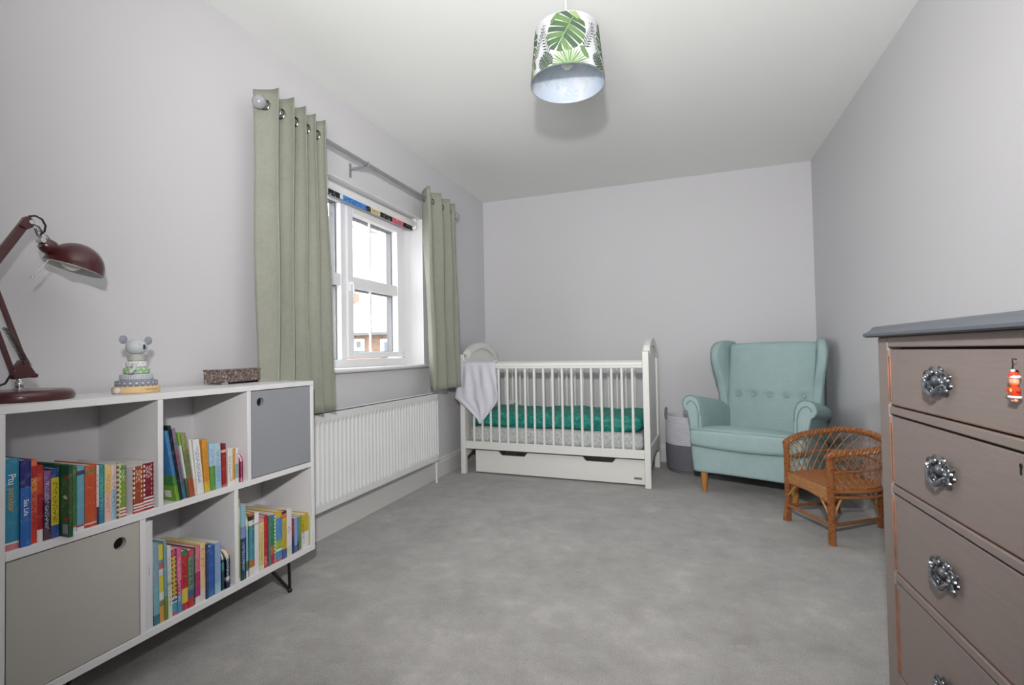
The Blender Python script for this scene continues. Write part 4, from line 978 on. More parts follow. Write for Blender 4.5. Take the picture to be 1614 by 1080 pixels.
# back
def bdef(x, y, z):
    lean = .17 * (z + .34) / .68
    puff = .020 * (1 - (x / .31) ** 2) * (1 if y < 0 else .3)
    bt = 0
    if y < 0:
        for bx in (-.215, -.108, 0, .108, .215):
            d2 = (x - bx) ** 2 + (z + .035) ** 2; bt += .022 * math.exp(-d2 / .0006) + .006 * math.exp(-((z + .035) ** 2) / .0004) * .2
    top = .008 * (1 - (x / .31) ** 2) * (z > .3)
    return (x * (1 + .03 * (z + .34) / .68), y - puff + bt + lean, z + top)
bkp = rbox((.292, .055, .345), .030, 60, bdef).build('backrest', M_armchair, ac, smooth='all', weld=True, loc=(0, .605, .635))
bmt = mat('button_teal', (156, 180, 180), .8)
for bx in (-.215, -.108, 0, .108, .215):
    lean = .17 * (-.035 + .34) / .68
    MB().sphere((bx * 1.012, .605 - .055 + lean - .004, .600), .0125, 14, (1, .45, 1)).build('button', bmt, ac, smooth='all')
# wings
def wing(s):
    out = [(.790, .30), (.800, .60), (.835, .990), (.80, 1.004), (.72, 1.010), (.64, 1.006), (.585, .992), (.545, .960), (.525, .915), (.518, .860), (.522, .80), (.535, .745), (.550, .700), (.556, .66), (.552, .56), (.55, .30)]
    # smooth outline by Chaikin
    P_ = out
    for _ in range(2):
        q = []
        for i in range(len(P_)):
            a, c = P_[i], P_[(i + 1) % len(P_)]
            q += [(a[0] * .75 + c[0] * .25, a[1] * .75 + c[1] * .25), (a[0] * .25 + c[0] * .75, a[1] * .25 + c[1] * .75)]
        P_ = q
    def fx(y, z, side):
        fl = .052 * max(0, (.80 - y) / .28) * max(0, min(1, (z - .55) / .35))
        base = .300 + fl
        return s * (base + side * .027)
    n = len(P_); cy = .67; cz = .70; rings = []
    for sd, k in ((-1, .93), (-.75, .975), (-.3, 1), (.3, 1), (.75, .975), (1, .93)):
        rings.append([(fx(cy + (y - cy) * k, z, sd), cy + (y - cy) * k if k == 1 else y + (cy - y) * (1 - k) * .9, cz + (z - cz) * (1 - (1 - k) * .6)) for y, z in P_])
    vs = [v for r in rings for v in r]; fs = []
    for i in range(5):
        for k in range(n): k2 = (k + 1) % n; fs.append((i * n + k, i * n + k2, (i + 1) * n + k2, (i + 1) * n + k))
    fs.append(tuple(range(n))); fs.append(tuple(5 * n + k for k in range(n)))
    b = MB(); b.add(vs, fs); wg = b.build('wing', M_armchair, ac, smooth='all'); wg.data.set_sharp_from_angle(angle=math.radians(70))
    return wg
wgs = [wing(-1), wing(1)]
for s, wg in zip((-1, 1), wgs):
    pipe([(s * (.276 + .012 * t), .548 + .175 * t - (.010 if 0 < t < 1 else 0), .42 + .54 * t) for t in [k / 12 for k in range(13)]], wg, r=.0035)
    zb = [(s * (.303 + .0265 + (.052 * max(0, (.80 - y) / .28) * max(0, min(1, (z - .55) / .35)))), y + .006, z) for y, z in ((.552, .66), (.546, .70), (.532, .75), (.522, .80), (.519, .86), (.527, .915), (.547, .955), (.59, .985), (.64, .998))]
    pipe(zb, wg, r=.003)
for x, y, tilt in ((-.265, .02, 0), (.265, .02, 0), (-.25, .69, 1), (.25, .69, 1)):
    b = MB(); b.lathe([(0, 0), (.013, 0), (.015, .004), (.023, .128), (.024, .15), (0, .15)], 20)
    b.build('leg', M_leg_oak, ac, smooth=True, loc=(x, y, 0))

# ---------------------------------------------------------------- small wicker chair
wc = empty('wicker_chair', (2.374, 2.873, 0), 0, 'small child-size brown wicker armchair with lattice sides beside the drawers', 'chair')
def Wl(x, y, z): return (x - 2.374, y - 2.873, z)
FLp, FRp = (2.318, 3.030), (2.446, 2.712)
BLs, BRs = (2.590, 3.170), (2.700, 2.890)      # seat level back corners
BLf, BRf = (2.605, 3.245), (2.735, 3.035)      # feet
zt = .435
def wrap(pts, r, name, mm=None, n=10, turns=0):
    ob = MB().tube([Wl(*p) for p in pts], r, n).build(name, mm or M_cane, wc, smooth=True)
    return ob
def bind(p, q, r, pitch=.009):   # helical binding
    p = Vector(Wl(*p)); q = Vector(Wl(*q)); d = q - p; L_ = d.length; dn = d / L_; a1 = dn.orthogonal().normalized(); a2 = dn.cross(a1); N_ = int(L_ / pitch) * 7
    return MB().tube([p + d * (k / N_) + (a1 * math.cos(2 * PI * k / 7) + a2 * math.sin(2 * PI * k / 7)) * r for k in range(N_ + 1)], .0035, 4)
wrap([(FLp[0] - .014, FLp[1] + .006, 0), (*FLp, .12), (*FLp, .30), (*FLp, zt - .01)], .013, 'leg')
wrap([(FRp[0] + .003, FRp[1] - .004, 0), (*FRp, .12), (*FRp, .30), (*FRp, zt - .012)], .0145, 'leg')
wrap([(*BLf, 0), (2.60, 3.20, .13), (*BLs, .235)], .0115, 'leg'); wrap([(2.742, 3.045, 0), (2.722, 2.965, .13), (*BRs, .235)], .0125, 'leg')
bd = bind((*FRp, .0), (*FRp, .42), .0150); bd.build('cane_binding', M_cane, wc, smooth=True)
bd = bind((*FLp, .0), (*FLp, .42), .0135); bd.build('cane_binding', M_cane, wc, smooth=True)
# rim: horseshoe rising to the back
ctrl = [(FLp[0] - .006, FLp[1], zt - .015), (2.345, 3.060, zt + .004), (2.42, 3.135, zt + .022), (2.52, 3.185, .470), (2.615, 3.170, .484), (2.690, 3.085, .487), (2.728, 2.985, .478), (2.733, 2.895, .464), (2.700, 2.815, .452), (2.62, 2.755, .446), (2.53, 2.722, .440), (2.462, 2.703, zt - .002), (FRp[0] - .004, FRp[1] - .002, zt - .02)]
def cr_spline(P_, n=8):
    P_ = [Vector(p) for p in P_]; out = []
    for i in range(len(P_) - 1):
        p0 = P_[max(0, i - 1)]; p1 = P_[i]; p2 = P_[i + 1]; p3 = P_[min(len(P_) - 1, i + 2)]
        for k in range(n):
            t = k / n; out.append(.5 * ((2 * p1) + (-p0 + p2) * t + (2 * p0 - 5 * p1 + 4 * p2 - p3) * t * t + (-p0 + 3 * p1 - 3 * p2 + p3) * t ** 3))
    out.append(P_[-1]); return out
rim = cr_spline(ctrl, 8)
wrap([tuple(p) for p in rim], .0125, 'rim')
# three braid strands winding around the rim
br = MB(); N_ = len(rim)
for ph_ in (0, 2.09, 4.19):
    pts = []
    for i in range((N_ - 1) * 3):
        q = i / 3; a = rim[int(q)]; b_ = rim[min(N_ - 1, int(q) + 1)]; p = a.lerp(b_, q - int(q)); t = (b_ - a).normalized() if (b_ - a).length > 1e-6 else Vector((1, 0, 0))
        up = Vector((0, 0, 1)); s2 = t.cross(up).normalized(); ang_ = q * 1.5 + ph_
        pts.append(Wl(*(p + (up * math.sin(ang_) + s2 * math.cos(ang_)) * .0125)))
    br.tube(pts, .0062, 5)
br.build('braided_rim', M_cane, wc, smooth=True)['kind'] = 'stuff'
# seat outline
so_ = cr_spline([(*FLp, .255), (2.40, 3.10, .250), (2.50, 3.150, .246), (*BLs, .243), (2.665, 3.060, .243), (*BRs, .243), (2.64, 2.805, .246), (2.55, 2.750, .250), (*FRp, .255)], 6)
wrap([tuple(p) for p in so_], .011, 'seat_rail')
lowr = [(p.x, p.y, p.z - .028) for p in so_]
wrap(lowr, .008, 'seat_rail')
# woven seat as canes laid side by side
ct = Vector((2.51, 2.95)); seat = MB()
poly = [(p.x, p.y) for p in so_]
ux = Vector((FRp[0] - FLp[0], FRp[1] - FLp[1])).normalized(); vx = Vector((-ux.y, ux.x)); vx = vx if vx.dot(ct - Vector(FLp)) > 0 else -vx
def clip(org, d):
    ts = []
    m_ = len(poly)
    for i in range(m_):
        a = Vector(poly[i]); c = Vector(poly[(i + 1) % m_]); e_ = c - a; den = d.x * e_.y - d.y * e_.x
        if abs(den) < 1e-9: continue
        w_ = a - org; t = (w_.x * e_.y - w_.y * e_.x) / den; q = (w_.x * d.y - w_.y * d.x) / den
        if 0 <= q <= 1: ts.append(t)
    return (min(ts), max(ts)) if len(ts) >= 2 else None
k = 0
for i in range(60):
    o_ = Vector(FLp) + vx * (.004 + i * .0062); r = clip(o_, ux)
    if not r: continue
    p0 = o_ + ux * r[0]; p1 = o_ + ux * r[1]; pts = []
    for j in range(15):
        t = j / 14; p = p0.lerp(p1, t); pts.append(Wl(p.x, p.y, .262 - .012 * math.sin(PI * t) + .0022 * math.sin(j * PI + i * PI)))
    seat.tube(pts, .0037, 5)
seat.build('woven_seat', M_cane, wc, smooth=True)['kind'] = 'stuff'
# woven front apron, deeper towards the near post
ap = MB()
for i in range(13):
    t = i / 12; pts = []
    for j in range(23):
        s_ = j / 22; x = FLp[0] + (FRp[0] - FLp[0]) * s_; y = FLp[1] + (FRp[1] - FLp[1]) * s_
        off = -.006 * math.sin(PI * s_) + .0025 * (1 if (j + i) % 2 else -1)
        depth = .052 + .010 * s_ - .014 * math.sin(PI * s_)
        pts.append(Wl(x + off * .92, y + off * .39, .262 - depth * t))
    ap.tube(pts, .0034, 5)
ap.build('woven_apron', M_cane_l, wc, smooth=True)['kind'] = 'stuff'
wrap([(FLp[0], FLp[1], .208), (2.345, 2.955, .216), (2.382, 2.870, .218), (2.42, 2.775, .208), (FRp[0], FRp[1], .196)], .007, 'apron_edge')
# lattice between seat rail and rim
def rail_pt(path, t):
    q = t * (len(path) - 1); i = min(int(q), len(path) - 2); return path[i].lerp(path[i + 1], q - i)
NS = 24
for fam in (-1, 1):
    for i in range(-3, NS + 3):
        t0 = (i + .5) / NS; t1 = t0 + fam * .115
        pts = []
        for j in range(9):
            s_ = j / 8; t = t0 + (t1 - t0) * s_
            if t < 0 or t > 1: continue
            a = rail_pt(so_, t); c = rail_pt(rim, t); p = a.lerp(c, s_)
            ins = .010 * math.sin(PI * s_); cc = Vector((ct.x, ct.y, p.z)); d_ = (cc - p).normalized(); p = p + d_ * ins + d_ * (.002 * fam)
            pts.append(Wl(*p))
        if len(pts) >= 3: MB().tube(pts, .0022, 5).build('cane_strand', M_cane_l if fam > 0 else M_cane, wc, smooth=True)
mid = [rail_pt(so_, t / 40).lerp(rail_pt(rim, t / 40), .52) for t in range(41)]
wrap([tuple(p) for p in mid], .0058, 'middle_rail')
def stick(a, b_, r, nm='stretcher', mm=None): return wrap([a, tuple((Vector(a) + Vector(b_)) / 2), b_], r, nm, mm)
stick((FLp[0] - .006, FLp[1], .088), (FRp[0], FRp[1], .098), .0085); stick((FRp[0], FRp[1], .092), (2.735, 3.015, .055), .0085)
stick((FLp[0] - .004, FLp[1], .085), (2.602, 3.225, .060), .0085)
for a, b_ in (((2.42, 2.78, .205), (FRp[0], FRp[1], .120)), ((2.50, 2.745, .225), (FRp[0], FRp[1], .115)), ((2.345, 2.965, .205), (FLp[0], FLp[1], .135)), ((2.63, 2.83, .225), (2.73, 3.0, .095)), ((2.66, 2.86, .23), (2.738, 3.03, .03))):
    stick(a, b_, .0058, 'brace', M_cane_l)

# ---------------------------------------------------------------- chest of drawers
DR = math.radians(1.6)
dc = empty('chest_of_drawers', (2.282, 1.525, 0), DR, 'taupe painted chest of drawers with blue grey top and ornate pewter pulls', 'chest of drawers')
DW, DD, DT = 1.06, .415, .966
b = MB()
# carcass frame, local y runs 0 -> -DW towards the camera
box_o('side_panel', .0, DD, -.058, 0, .0, DT, M_taupe, dc, bevel=.004)
box_o('side_panel', .0, DD, -DW, -DW + .058, .0, DT, M_taupe, dc, bevel=.004)
box_o('back_panel', DD - .01, DD, -DW + .058, -.058, .05, DT, M_taupe, dc)
zs = [(.13, .360), (.383, .578), (.600, .772), (.795, .9375)]
for z0, z1 in ((0.0, .128), (.362, .381), (.580, .598), (.774, .793), (.9395, DT)):
    box_o('rail', .001, .40, -DW + .058, -.058, z0, z1, M_taupe, dc, bevel=.0025)
box_o('gap_shadow_sheet', .03, .034, -DW + .05, -.05, .10, .95, M_gap, dc)  # dark sheet behind the drawer fronts, coloured as the shade in the gaps
for i, (z0, z1) in enumerate(zs):
    y0, y1 = -DW + .0625, -.0625
    d = empty('drawer', (0, 0, 0)); d.parent = dc
    box_o('drawer_front', .004, .026, y0, y1, z0 + .003, z1 - .003, M_taupe, d, bevel=.002)
    # worn wood showing along the edges
    e1 = MB(); e1.box(.0015, .004, y1 - .004, y1 + .003, z0 + .012, z1 - .02); e1.build('worn_edge', M_worn, d)
    e1 = MB(); e1.box(.0034, .0045, y0, y1, z0 + .0028, z0 + .0040); e1.build('worn_edge', M_worn, d)
    box_o('worn_stile_edge', -.0006, .003, -.0585, -.0565, z0 + .004, z1 - .006, M_worn, d)
    zc = (z0 + z1) / 2 + (.004 if i else -.004)
    for yc in (-.3055, -DW + .3055):
        h = empty('pull', (-.001, yc, zc)); h.parent = d; h.scale = (1, 1, 1)
        q = MB()
        # pierced scrolled back plate: ring of lobes, scroll tubes and a hanging bail
        lob = []
        for k in range(72):
            a = 2 * PI * k / 72; r = 1 + .13 * math.cos(7 * a + .6) + .05 * math.cos(3 * a)
            lob.append((.050 * r * math.cos(a), .025 * r * math.sin(a)))
        q.prism(lob, lambda y, z: (.001, y, z), lambda y, z: (-.003, y * .96, z * .96))
        def scroll(cy, cz, r0_, a0, turns, sgn, th=.0036, x=-.007):
            pts = []; N2 = int(14 * turns) + 2
            for k in range(N2):
                t = k / (N2 - 1); a = a0 + sgn * turns * 2 * PI * t; r = r0_ * (1 - .72 * t); pts.append((x - .003 * math.sin(PI * t), cy + r * math.cos(a), cz + r * math.sin(a)))
            q.tube(pts, [th * (1 - .35 * k / (N2 - 1)) for k in range(N2)], 7)
        for sy in (-1, 1):
            scroll(sy * .040, .010, .013, 0 if sy > 0 else PI, 1.2, sy); scroll(sy * .036, -.012, .012, PI if sy > 0 else 0, 1.1, sy)
            scroll(sy * .016, .022, .010, PI / 2, 1.1, -sy); scroll(sy * .014, -.022, .009, -PI / 2, 1.1, sy)
            q.sphere((-.008, sy * .055, .003), .0055, 8); q.sphere((-.008, sy * .048, -.020), .0048, 8); q.sphere((-.007, sy * .026, .028), .0042, 8)
        q.sphere((-.006, 0, .002), .013, 12, (.7, 1.3, 1)); q.build('back_plate', M_pull, h, smooth=True)
        q = MB(); pts = []
        for k in range(21):
            t = k / 20; a = PI + PI * t; pts.append((-.012 - .010 * math.sin(PI * t), .040 * math.cos(a), -.002 + .027 * math.sin(a) + .004 * math.cos(5 * a)))
        q.tube(pts, [.0034 + .0016 * math.sin(PI * k / 20) + .001 * math.cos(k) for k in range(21)], 8); q.sphere((-.013, -.040, -.001), .0058, 10); q.sphere((-.013, .040, -.001), .0058, 10)
        q.build('bail_handle', M_pull, h, smooth=True)
        # depth limit: plate belongs to the drawer front
        for oo in list(h.children): oo.parent = d; oo.data.transform(Matrix.Scale(.86, 4)); oo.location = h.location
        bpy.data.objects.remove(h)
    kz = z1 - (.022 if i < 3 else .040)
    q = MB(); q.lathe([(0, 0), (.0045, 0)], 12, (.0036, -DW / 2, kz), (-1, 0, 0)); q.box(.0030, .0036, -DW / 2 - .002, -DW / 2 + .002, kz - .014, kz); q.build('keyhole', M_hole, d)
# moulded top
prof = [(-.020, .966), (-.026, .970), (-.026, .977), (-.019, .980), (-.012, .985), (-.008, .992), (.0, .995)]
b = MB(); x1_ = DD - .002; ya, yb = -DW - .022, .022
def tp(o_, z): return [(-.004 + o_ + .004, ya - o_ - .022 + .022 * 1, z)]
rings = []
for o_, z in ((.000, .9662), (-.018, .9662), (-.024, .9690), (-.025, .9755), (-.019, .9795), (-.012, .9850), (-.008, .9925), (.0, .9945)):
    rings.append([(o_, -DW + o_, z), (x1_, -DW + o_, z), (x1_, -o_, z), (o_, -o_, z)])
vs = [v for r in rings for v in r]; fs = [(3, 2, 1, 0)]
for i in range(len(rings) - 1):
    for k in range(4): k2 = (k + 1) % 4; fs.append((i * 4 + k, i * 4 + k2, i * 4 + 4 + k2, i * 4 + 4 + k))
fs.append(tuple((len(rings) - 1) * 4 + k for k in range(4)))
MB().add(vs, fs).build('chest_top', M_topgrey, dc, bevel=.0008)

# festive ornament hanging from the top drawer's keyhole
rm = Matrix.Rotation(DR, 4, 'Z')
op_ = Vector((2.282, 1.525, 0)) + (rm @ Vector((-.010, -.548, .8645)))
orn = empty('hanging_ornament', tuple(op_ + Vector((0, 0, .006))), DR, 'tiny red and white festive figure ornament hanging on the top drawer', 'ornament')
red = mat('ornament_red', (206, 62, 34), .35); wh = mat('ornament_white', (236, 226, 222), .6); skin = mat('ornament_skin', (226, 158, 124), .5); brn = mat('ornament_orange', (206, 104, 44), .4); yel = mat('ornament_yellow', (226, 196, 60), .4)
b = MB(); b.tube([(.006, .002, .060), (.0, .003, .062), (-.001, .001, .056), (0, .002, .048), (0, .004, .040), (0, .001, .036)], .0011, 6); b.build('hook', M_black, orn, smooth=True)
MB().sphere((0, .003, .038), .0035, 10).build('bobble', wh, orn, smooth='all')
b = MB(); b.lathe([(.0095, 0), (.009, .004), (.006, .009), (0, .011)], 16, (0, 0, .026)); b.build('hat', red, orn, smooth=True)
b = MB(); pts = [(.0085 * math.cos(2 * PI * k / 16) * .7, .0105 * math.sin(2 * PI * k / 16), .0265) for k in range(16)]; b.tube(pts, .0030, 6, closed=True); b.build('hat_brim', wh, orn, smooth=True)
MB().sphere((0, 0, .0175), .0098, 14, (.75, 1, 1)).build('head', skin, orn, smooth='all')
b = MB(); b.sphere((-.001, 0, .0135), .0085, 12, (.75, 1, .8)); b.build('face', brn, orn, smooth='all')
MB().sphere((0, 0, -.002), .0118, 14, (.7, 1, 1.1)).build('body', red, orn, smooth='all')
for s in (-1, 1):
    MB().tube([(0, s * .009, .004), (-.002, s * .014, .001), (-.003, s * .0165, -.001)], [.004, .0036, .003], 8).build('arm', red, orn, smooth=True)
    MB().sphere((-.001, s * .0045, -.0185), .0036, 10, (1, 1, 1.1)).build('foot', skin, orn, smooth='all')
b = MB(); pts = [(.0075 * math.cos(2 * PI * k / 16), .0105 * math.sin(2 * PI * k / 16), -.0125) for k in range(16)]; b.tube(pts, .0026, 6, closed=True); b.build('hem', wh, orn, smooth=True)
MB().sphere((-.0078, -.003, .0005), .0030, 10, (.5, 1, 1.3)).build('toy_parcel', yel, orn, smooth='all')
orn.scale = (.8, .8, .8)

# ---------------------------------------------------------------- pendant lamp
PX, PY, PZ = 1.400, 1.862, 1.988
pl = empty('pendant_lamp', (PX, PY, PZ), 0, 'ceiling pendant lamp with a white drum shade printed with green tropical leaves', 'lamp')
HS, RBt, RTt = .208, .144, .1235
M_shfab = NT('shade_fabric'); M_shfab.b.inputs['Roughness'].default_value = .85; M_shfab.base(lin((206, 206, 210)))
_o = M_shfab.n['Material Output']; _tr = M_shfab.new('ShaderNodeBsdfTranslucent'); _tr.inputs[0].default_value = lin((236, 238, 240)); _mx = M_shfab.new('ShaderNodeMixShader'); _mx.inputs[0].default_value = .22
M_shfab.link(M_shfab.b.outputs[0], _mx.inputs[1]); M_shfab.link(_tr.outputs[0], _mx.inputs[2]); M_shfab.link(_mx.outputs[0], _o.inputs[0]); M_shfab = M_shfab.m
shd = MB().lathe([(RBt - .0012, 0), (RBt, 0), (RTt, HS), (RTt - .0012, HS)], 72).build('shade', M_shfab, pl, smooth='all'); shd.data.set_sharp_from_angle(angle=math.radians(50))
MB().lathe([(RTt - .0014, HS), (RBt - .0014, 0)], 72).build('lining', mat('lavender_lining', (186, 190, 204), .7), shd, smooth='all')
b = MB(); b.lathe([(RBt + .0006, -.001), (RBt + .0006, .004)], 72); b.build('shade_trim', mat('trim_leaf_edge', (96, 108, 98), .6), shd)
GR = [mat('leaf_green_%d' % i, c, .7) for i, c in enumerate([(70, 98, 60), (92, 120, 74), (116, 142, 98), (62, 84, 66), (136, 158, 112), (64, 72, 68)])]
GHOST = [mat('leaf_ghost_0', (166, 180, 194), .8), mat('leaf_ghost_1', (176, 186, 192), .8)]
def wrap_poly(mb, poly, inside=False, nsub=5):
    # poly in (arc metres from angle ref, height), drape on the cone
    pts = []
    for i in range(len(poly)):
        a = Vector(poly[i]); c = Vector(poly[(i + 1) % len(poly)]); k = max(1, int((c - a).length / .006))
        for j in range(k): pts.append(a.lerp(c, j / k))
    def place(p):
        z = min(max(p[1], .002), HS - .002); t = z / HS; R_ = RBt + (RTt - RBt) * t; R_ += -.0020 if inside else .0006
        ang_ = p[0] / .134; return (R_ * math.cos(ang_), R_ * math.sin(ang_), z)
    # triangulate as a strip fan around the centroid with an inner ring to hug the curve
    c = sum(pts, Vector((0, 0))) / len(pts); n = len(pts); vs = [place(p) for p in pts] + [place(p.lerp(c, .5)) for p in pts] + [place(c)]
    fs = []
    for i in range(n):
        j = (i + 1) % n; fs += [(i, j, n + j, n + i), (n + i, n + j, 2 * n)]
    mb.add(vs, fs)
def rotp(pts, a, s, cx, cy): return [(cx + s * (x * math.cos(a) - y * math.sin(a)), cy + s * (x * math.sin(a) + y * math.cos(a))) for x, y in pts]
def monstera(mb, cx, cy, s, a, inside=False, cols=(0, 1)):
    # leaf along +y from (0,-.5) to tip (0,.55); lobes each side
    for side in (-1, 1):
        for k in range(7):
            t0, t1 = k / 7, (k + 1) / 7 - .022
            def mg(t):
                an = -1.05 + t * 2.62; r = .56 - .05 * math.cos(an * 2)
                return (side * r * math.cos(an) * .98, r * math.sin(an) * .95 + .02)
            rib0 = (side * .012, -.40 + .86 * t0 * .98); rib1 = (side * .012, -.40 + .86 * min(1, t1 + .015))
            o0, om, o1 = mg(t0 + .012), mg((t0 + t1) / 2), mg(t1)
            def mixp(p, q, f): return (p[0] * (1 - f) + q[0] * f, p[1] * (1 - f) + q[1] * f)
            cut = .22 + .05 * (k % 2)
            poly = [rib0, mixp(rib0, o0, cut), mixp(rib0, o0, .93), o0, (om[0] * 1.02, om[1] * 1.02), o1, mixp(rib1, o1, .9), mixp(rib1, o1, cut + .04), rib1]
            mb.cur = cols[(k + (side > 0)) % len(cols)]; wrap_poly(mb, rotp(poly, a, s, cx, cy), inside)
    mb.cur = 2; wrap_poly(mb, rotp([(-.012, -.46), (.012, -.46), (.004, .5), (-.004, .5)], a, s, cx, cy), inside)
def fan(mb, cx, cy, r0_, r1_, a0, a1, n, w, col, inside=False):
    for k in range(n):
        a = a0 + (a1 - a0) * k / (n - 1); ww = w
        p = [(r0_, -ww * .5), (r0_ + (r1_ - r0_) * .6, -ww), (r1_, 0), (r0_ + (r1_ - r0_) * .6, ww), (r0_, ww * .5)]
        mb.cur = col[k % len(col)]; wrap_poly(mb, rotp(p, a, 1, cx, cy), inside)
def frond(mb, cx, cy, L_, a, n, col, inside=False, wl=.022):
    for k in range(n):
        t = .12 + .86 * k / n; ln = wl * (1 - .6 * t)
        for sd in (-1, 1):
            p = [(t * L_, 0), (t * L_ + ln * .5, sd * ln * .62), (t * L_ + ln * 1.05, sd * ln * 1.1), (t * L_ + ln * .75, sd * ln * .35)]
            mb.cur = col[k % len(col)]; wrap_poly(mb, rotp(p, a, 1, cx, cy), inside)
    mb.cur = col[0]; wrap_poly(mb, rotp([(0, -.0012), (L_, 0), (0, .0012)], a, 1, cx, cy), inside)
th0 = math.atan2(0 - PY, 1.8051 - PX)     # bearing of the room side that faces the door
A0 = th0 * .134
leaf_specs = []
def deco(mbx, off, inside=False):
    c = A0 + off
    monstera(mbx, c + .000, .134, .146, PI * .84, inside, (0, 3, 1) if not inside else (0, 1))
    fan(mbx, c + .006, -.012, .012, .085, .35, PI - .35, 17, .0030, (4, 1, 2) if not inside else (0,), inside)
    frond(mbx, c - .062, .040, .15, PI * .60, 9, (5, 3) if not inside else (0,), inside)
    frond(mbx, c + .058, .050, .15, PI * .36, 10, (5, 3) if not inside else (1,), inside, .020)
    monstera(mbx, c - .080, .028, .060, .5, inside, (3, 5) if not inside else (1, 0)); 
    mbx.cur = 1; wrap_poly(mbx, [(c + .046, .070), (c + .062, .072), (c + .078, .044), (c + .082, .026), (c + .062, .030), (c + .052, .048)], inside)
    mbx.cur = 4 if not inside else 1; wrap_poly(mbx, [(c + .010, .205), (c + .040, .205), (c + .062, .172), (c + .050, .168), (c + .030, .184)], inside)
    mbx.cur = 1; wrap_poly(mbx, [(c - .060, .165), (c - .030, .196), (c - .022, .205), (c - .040, .205), (c - .064, .182)], inside)
mo = MB(); mi = MB()
for q in range(4): deco(mo, (q * PI / 2) * .134); deco(mi, (q * PI / 2 + .5) * .134, True)
mo.build('leaf_print', GR, shd)['kind'] = 'stuff'; 
mi.mi = [min(1, x) for x in mi.mi]; mi.build('lining_print', GHOST, shd)['kind'] = 'stuff'
b = MB()
for k in range(3):
    a = 2 * PI * k / 3 + .4; b.tube([(.022 * math.cos(a), .022 * math.sin(a), HS - .04), (RTt * .98 * math.cos(a), RTt * .98 * math.sin(a), HS - .006)], .0016, 6)
b.tube([(.022 * math.cos(2 * PI * k / 24), .022 * math.sin(2 * PI * k / 24), HS - .04) for k in range(24)], .002, 6, closed=True); b.build('shade_carrier', M_upvc, shd, smooth=True)
b = MB(); b.lathe([(0, .0), (.015, .0), (.019, .012), (.019, .05), (.014, .06), (.006, .066), (0, .066)], 20, (0, 0, HS - .085)); b.build('lampholder', M_upvc, pl, smooth=True)
b = MB(); b.lathe([(0, -.060), (.014, -.057), (.024, -.047), (.029, -.032), (.027, -.016), (.017, -.004), (.014, .004)], 24, (0, 0, HS - .085)); b.build('bulb', mat('opal_bulb', (236, 236, 230), .3), pl, smooth='all')
MB().tube([(0, 0, HS - .002), (0, 0, H - PZ - .02)], .0032, 8).build('cord', M_upvc, pl, smooth=True)
b = MB(); b.lathe([(0, -.028), (.012, -.028), (.030, -.014), (.045, -.0005), (0, -.0005)], 28, (0, 0, H - PZ)); b.build('ceiling_rose', M_upvc, pl, smooth=True)

# ---------------------------------------------------------------- outside
gnd = struct(box_o('ground_outside', -60, -TH - .5, -20, 60, -2.9, -2.75, mat('street_grey', (120, 120, 120), .9)))
hs = empty('neighbour_house', (-10.5, 17.7, -2.75), 0, 'brick house with pale tiled roof and chimney across the street', 'house')
def brick_mat():
    t = NT('far_brickwork'); t.b.inputs['Roughness'].default_value = .9
    v = t.new('ShaderNodeTexBrick'); v.inputs['Scale'].default_value = 4.5; v.inputs['Color1'].default_value = lin((112, 84, 70)); v.inputs['Color2'].default_value = lin((132, 104, 88)); v.inputs['Mortar'].default_value = lin((150, 136, 122))
    v.inputs['Mortar Size'].default_value = .02
    c = t.new('ShaderNodeTexCoord'); s_ = t.new('ShaderNodeSeparateXYZ'); cb_ = t.new('ShaderNodeCombineXYZ'); t.link(c.outputs['Object'], s_.inputs[0]); t.link(t.math('ADD', s_.outputs[0], s_.outputs[1]), cb_.inputs[0]); t.link(s_.outputs[2], cb_.inputs[1]); t.link(cb_.outputs[0], v.inputs['Vector'])
    t.base(v.outputs[0]); return t.m
M_brick = brick_mat(); EZ = 1.9 + 2.75
box_o('wall', -4.6, 6.5, 0, 6.0, 0, EZ, M_brick, hs)
M_roof = mat('pale_roof_tile', (196, 198, 202), .6, nscale=2)
def RP(x, y, z): return (x, y, z)
rz = 3.62 + 2.75; x0, x1 = -5.0, 6.9; yb_ = -.35
rl = [RP(x0, yb_, EZ), RP(x1, yb_, EZ), RP(x1, 6.35, EZ), RP(x0, 6.35, EZ), RP(-2.7, 2.6, rz), RP(x1 - 2.2, 2.6, rz)]
MB().add(rl, [(0, 1, 5, 4), (1, 2, 5), (2, 3, 4, 5), (3, 0, 4), (0, 3, 2, 1)]).build('roof', M_roof, hs)
co = MB(); nC = 13
for k in range(nC):
    t = k / nC; t2 = (k + 1) / nC
    a = Vector(rl[0]).lerp(Vector(rl[4]), t); c = Vector(rl[1]).lerp(Vector(rl[5]), t); a2 = Vector(rl[0]).lerp(Vector(rl[4]), t2); c2 = Vector(rl[1]).lerp(Vector(rl[5]), t2)
    up = Vector((0, -.02, .05)); co.add([a, c, c2, a2, a + up, c + up, c2 + up * .2, a2 + up * .2], [(0, 1, 5, 4), (4, 5, 6, 7), (1, 2, 6, 5), (0, 4, 7, 3)])
co.build('tile_courses', M_roof, hs)['kind'] = 'stuff'
box_o('gutter', -4.95, 6.9, -.46, -.34, EZ - .10, EZ + .0, M_grey_frame, hs)
box_o('downpipe', .62, .72, -.12, -.02, 0, EZ - .1, M_upvc, hs)
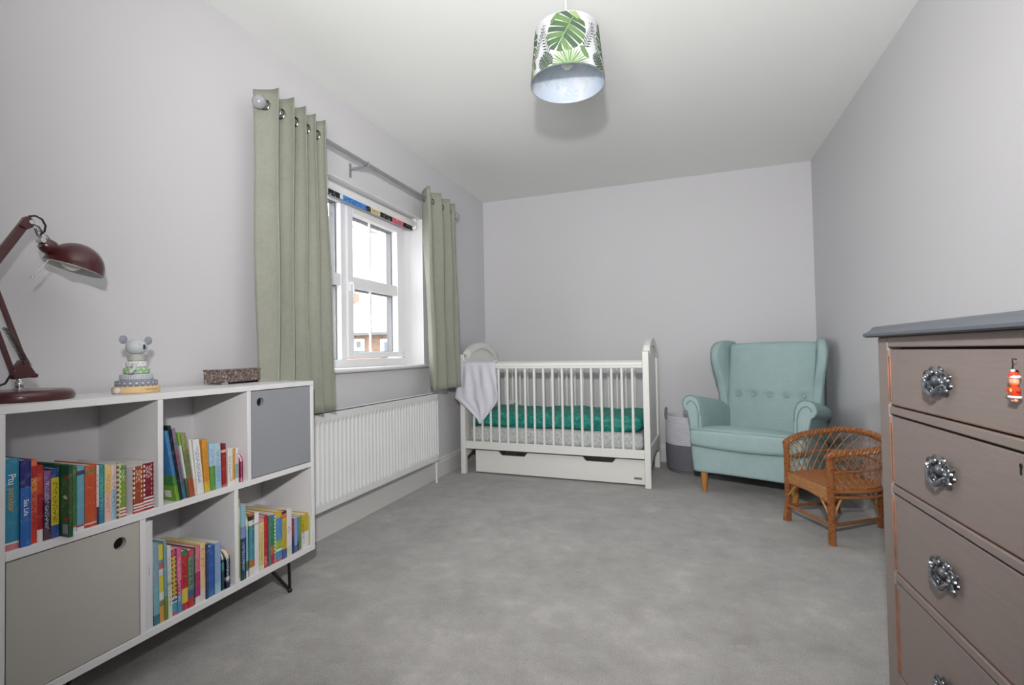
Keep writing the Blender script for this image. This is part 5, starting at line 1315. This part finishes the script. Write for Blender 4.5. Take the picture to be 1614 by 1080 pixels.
ch_ = MB(); ch_.box(-3.62, -3.02, 2.2, 2.9, rz - 1.0, rz + .42); c_ = ch_.build('chimney', M_brick, hs)
ch_ = MB(); ch_.lathe([(.10, 0), (.11, .25), (.08, .25)], 12, (-3.32, 2.55, rz + .42)); ch_.build('chimney_pot', M_brick, c_)
for xw, w_, zt_, zb_ in ((-.90, .42, 1.60, 1.22), (.50, .5, 1.56, .95), (-3.6, .6, 1.55, .7), (2.2, .6, 1.56, .8), (4.2, .6, 1.56, .8)):
    f = MB(); f.box(xw - w_ / 2 - .06, xw + w_ / 2 + .06, -.05, .0, zb_ + 2.75 - .08, zt_ + 2.75 + .06); fo = f.build('window', M_upvc, hs)
    box_o('pane', xw - w_ / 4, xw + w_ / 4, -.06, -.05, zb_ + 2.75 + .07, zt_ + 2.75 - .06, mat('far_glass', (90, 96, 104), .2), fo)
# bracket arm with a box head and drooping cable, just outside
oa = empty('outdoor_lamp', (-1.95, 4.6, -2.75), 0, 'grey outdoor lamp arm with box head and drooping cable seen through the window', 'street lamp')
gm = mat('galvanised_grey', (150, 156, 156), .5)
MB().tube([(-.10, 0, 0), (-.10, 0, 5.28)], .03, 10).build('post', gm, oa, smooth=True)
b = MB(); b.box(-.16, .05, -.04, .04, 5.20, 5.30); b.build('clamp', mat('clamp_dark', (92, 96, 98), .5), oa, bevel=.01)
MB().tube([(-.10, 0, 5.26), (.10, 0, 5.20), (.30, 0, 5.145), (.44, 0, 5.115)], .016, 8).build('arm', gm, oa, smooth=True)
b = MB(); b.box(.435, .460, -.05, .05, 5.09, 5.20); b.build('head_plate', gm, oa); b = MB(); b.box(.475, .560, -.07, .07, 5.06, 5.16); b.build('lamp_head', mat('head_grey', (140, 142, 146), .5), oa, bevel=.006)
MB().tube([(0, 0, 5.2), (-.06, 0, 5.1), (-.05, 0, 5.0), (.0, 0, 4.95), (.06, 0, 4.97)] , .004, 6).build('cable', gm, oa, smooth=True)
MB().tube([(.20, 0, 5.15), (.14, .01, 5.08), (.08, 0, 5.07)], .004, 6).build('cable', gm, oa, smooth=True)
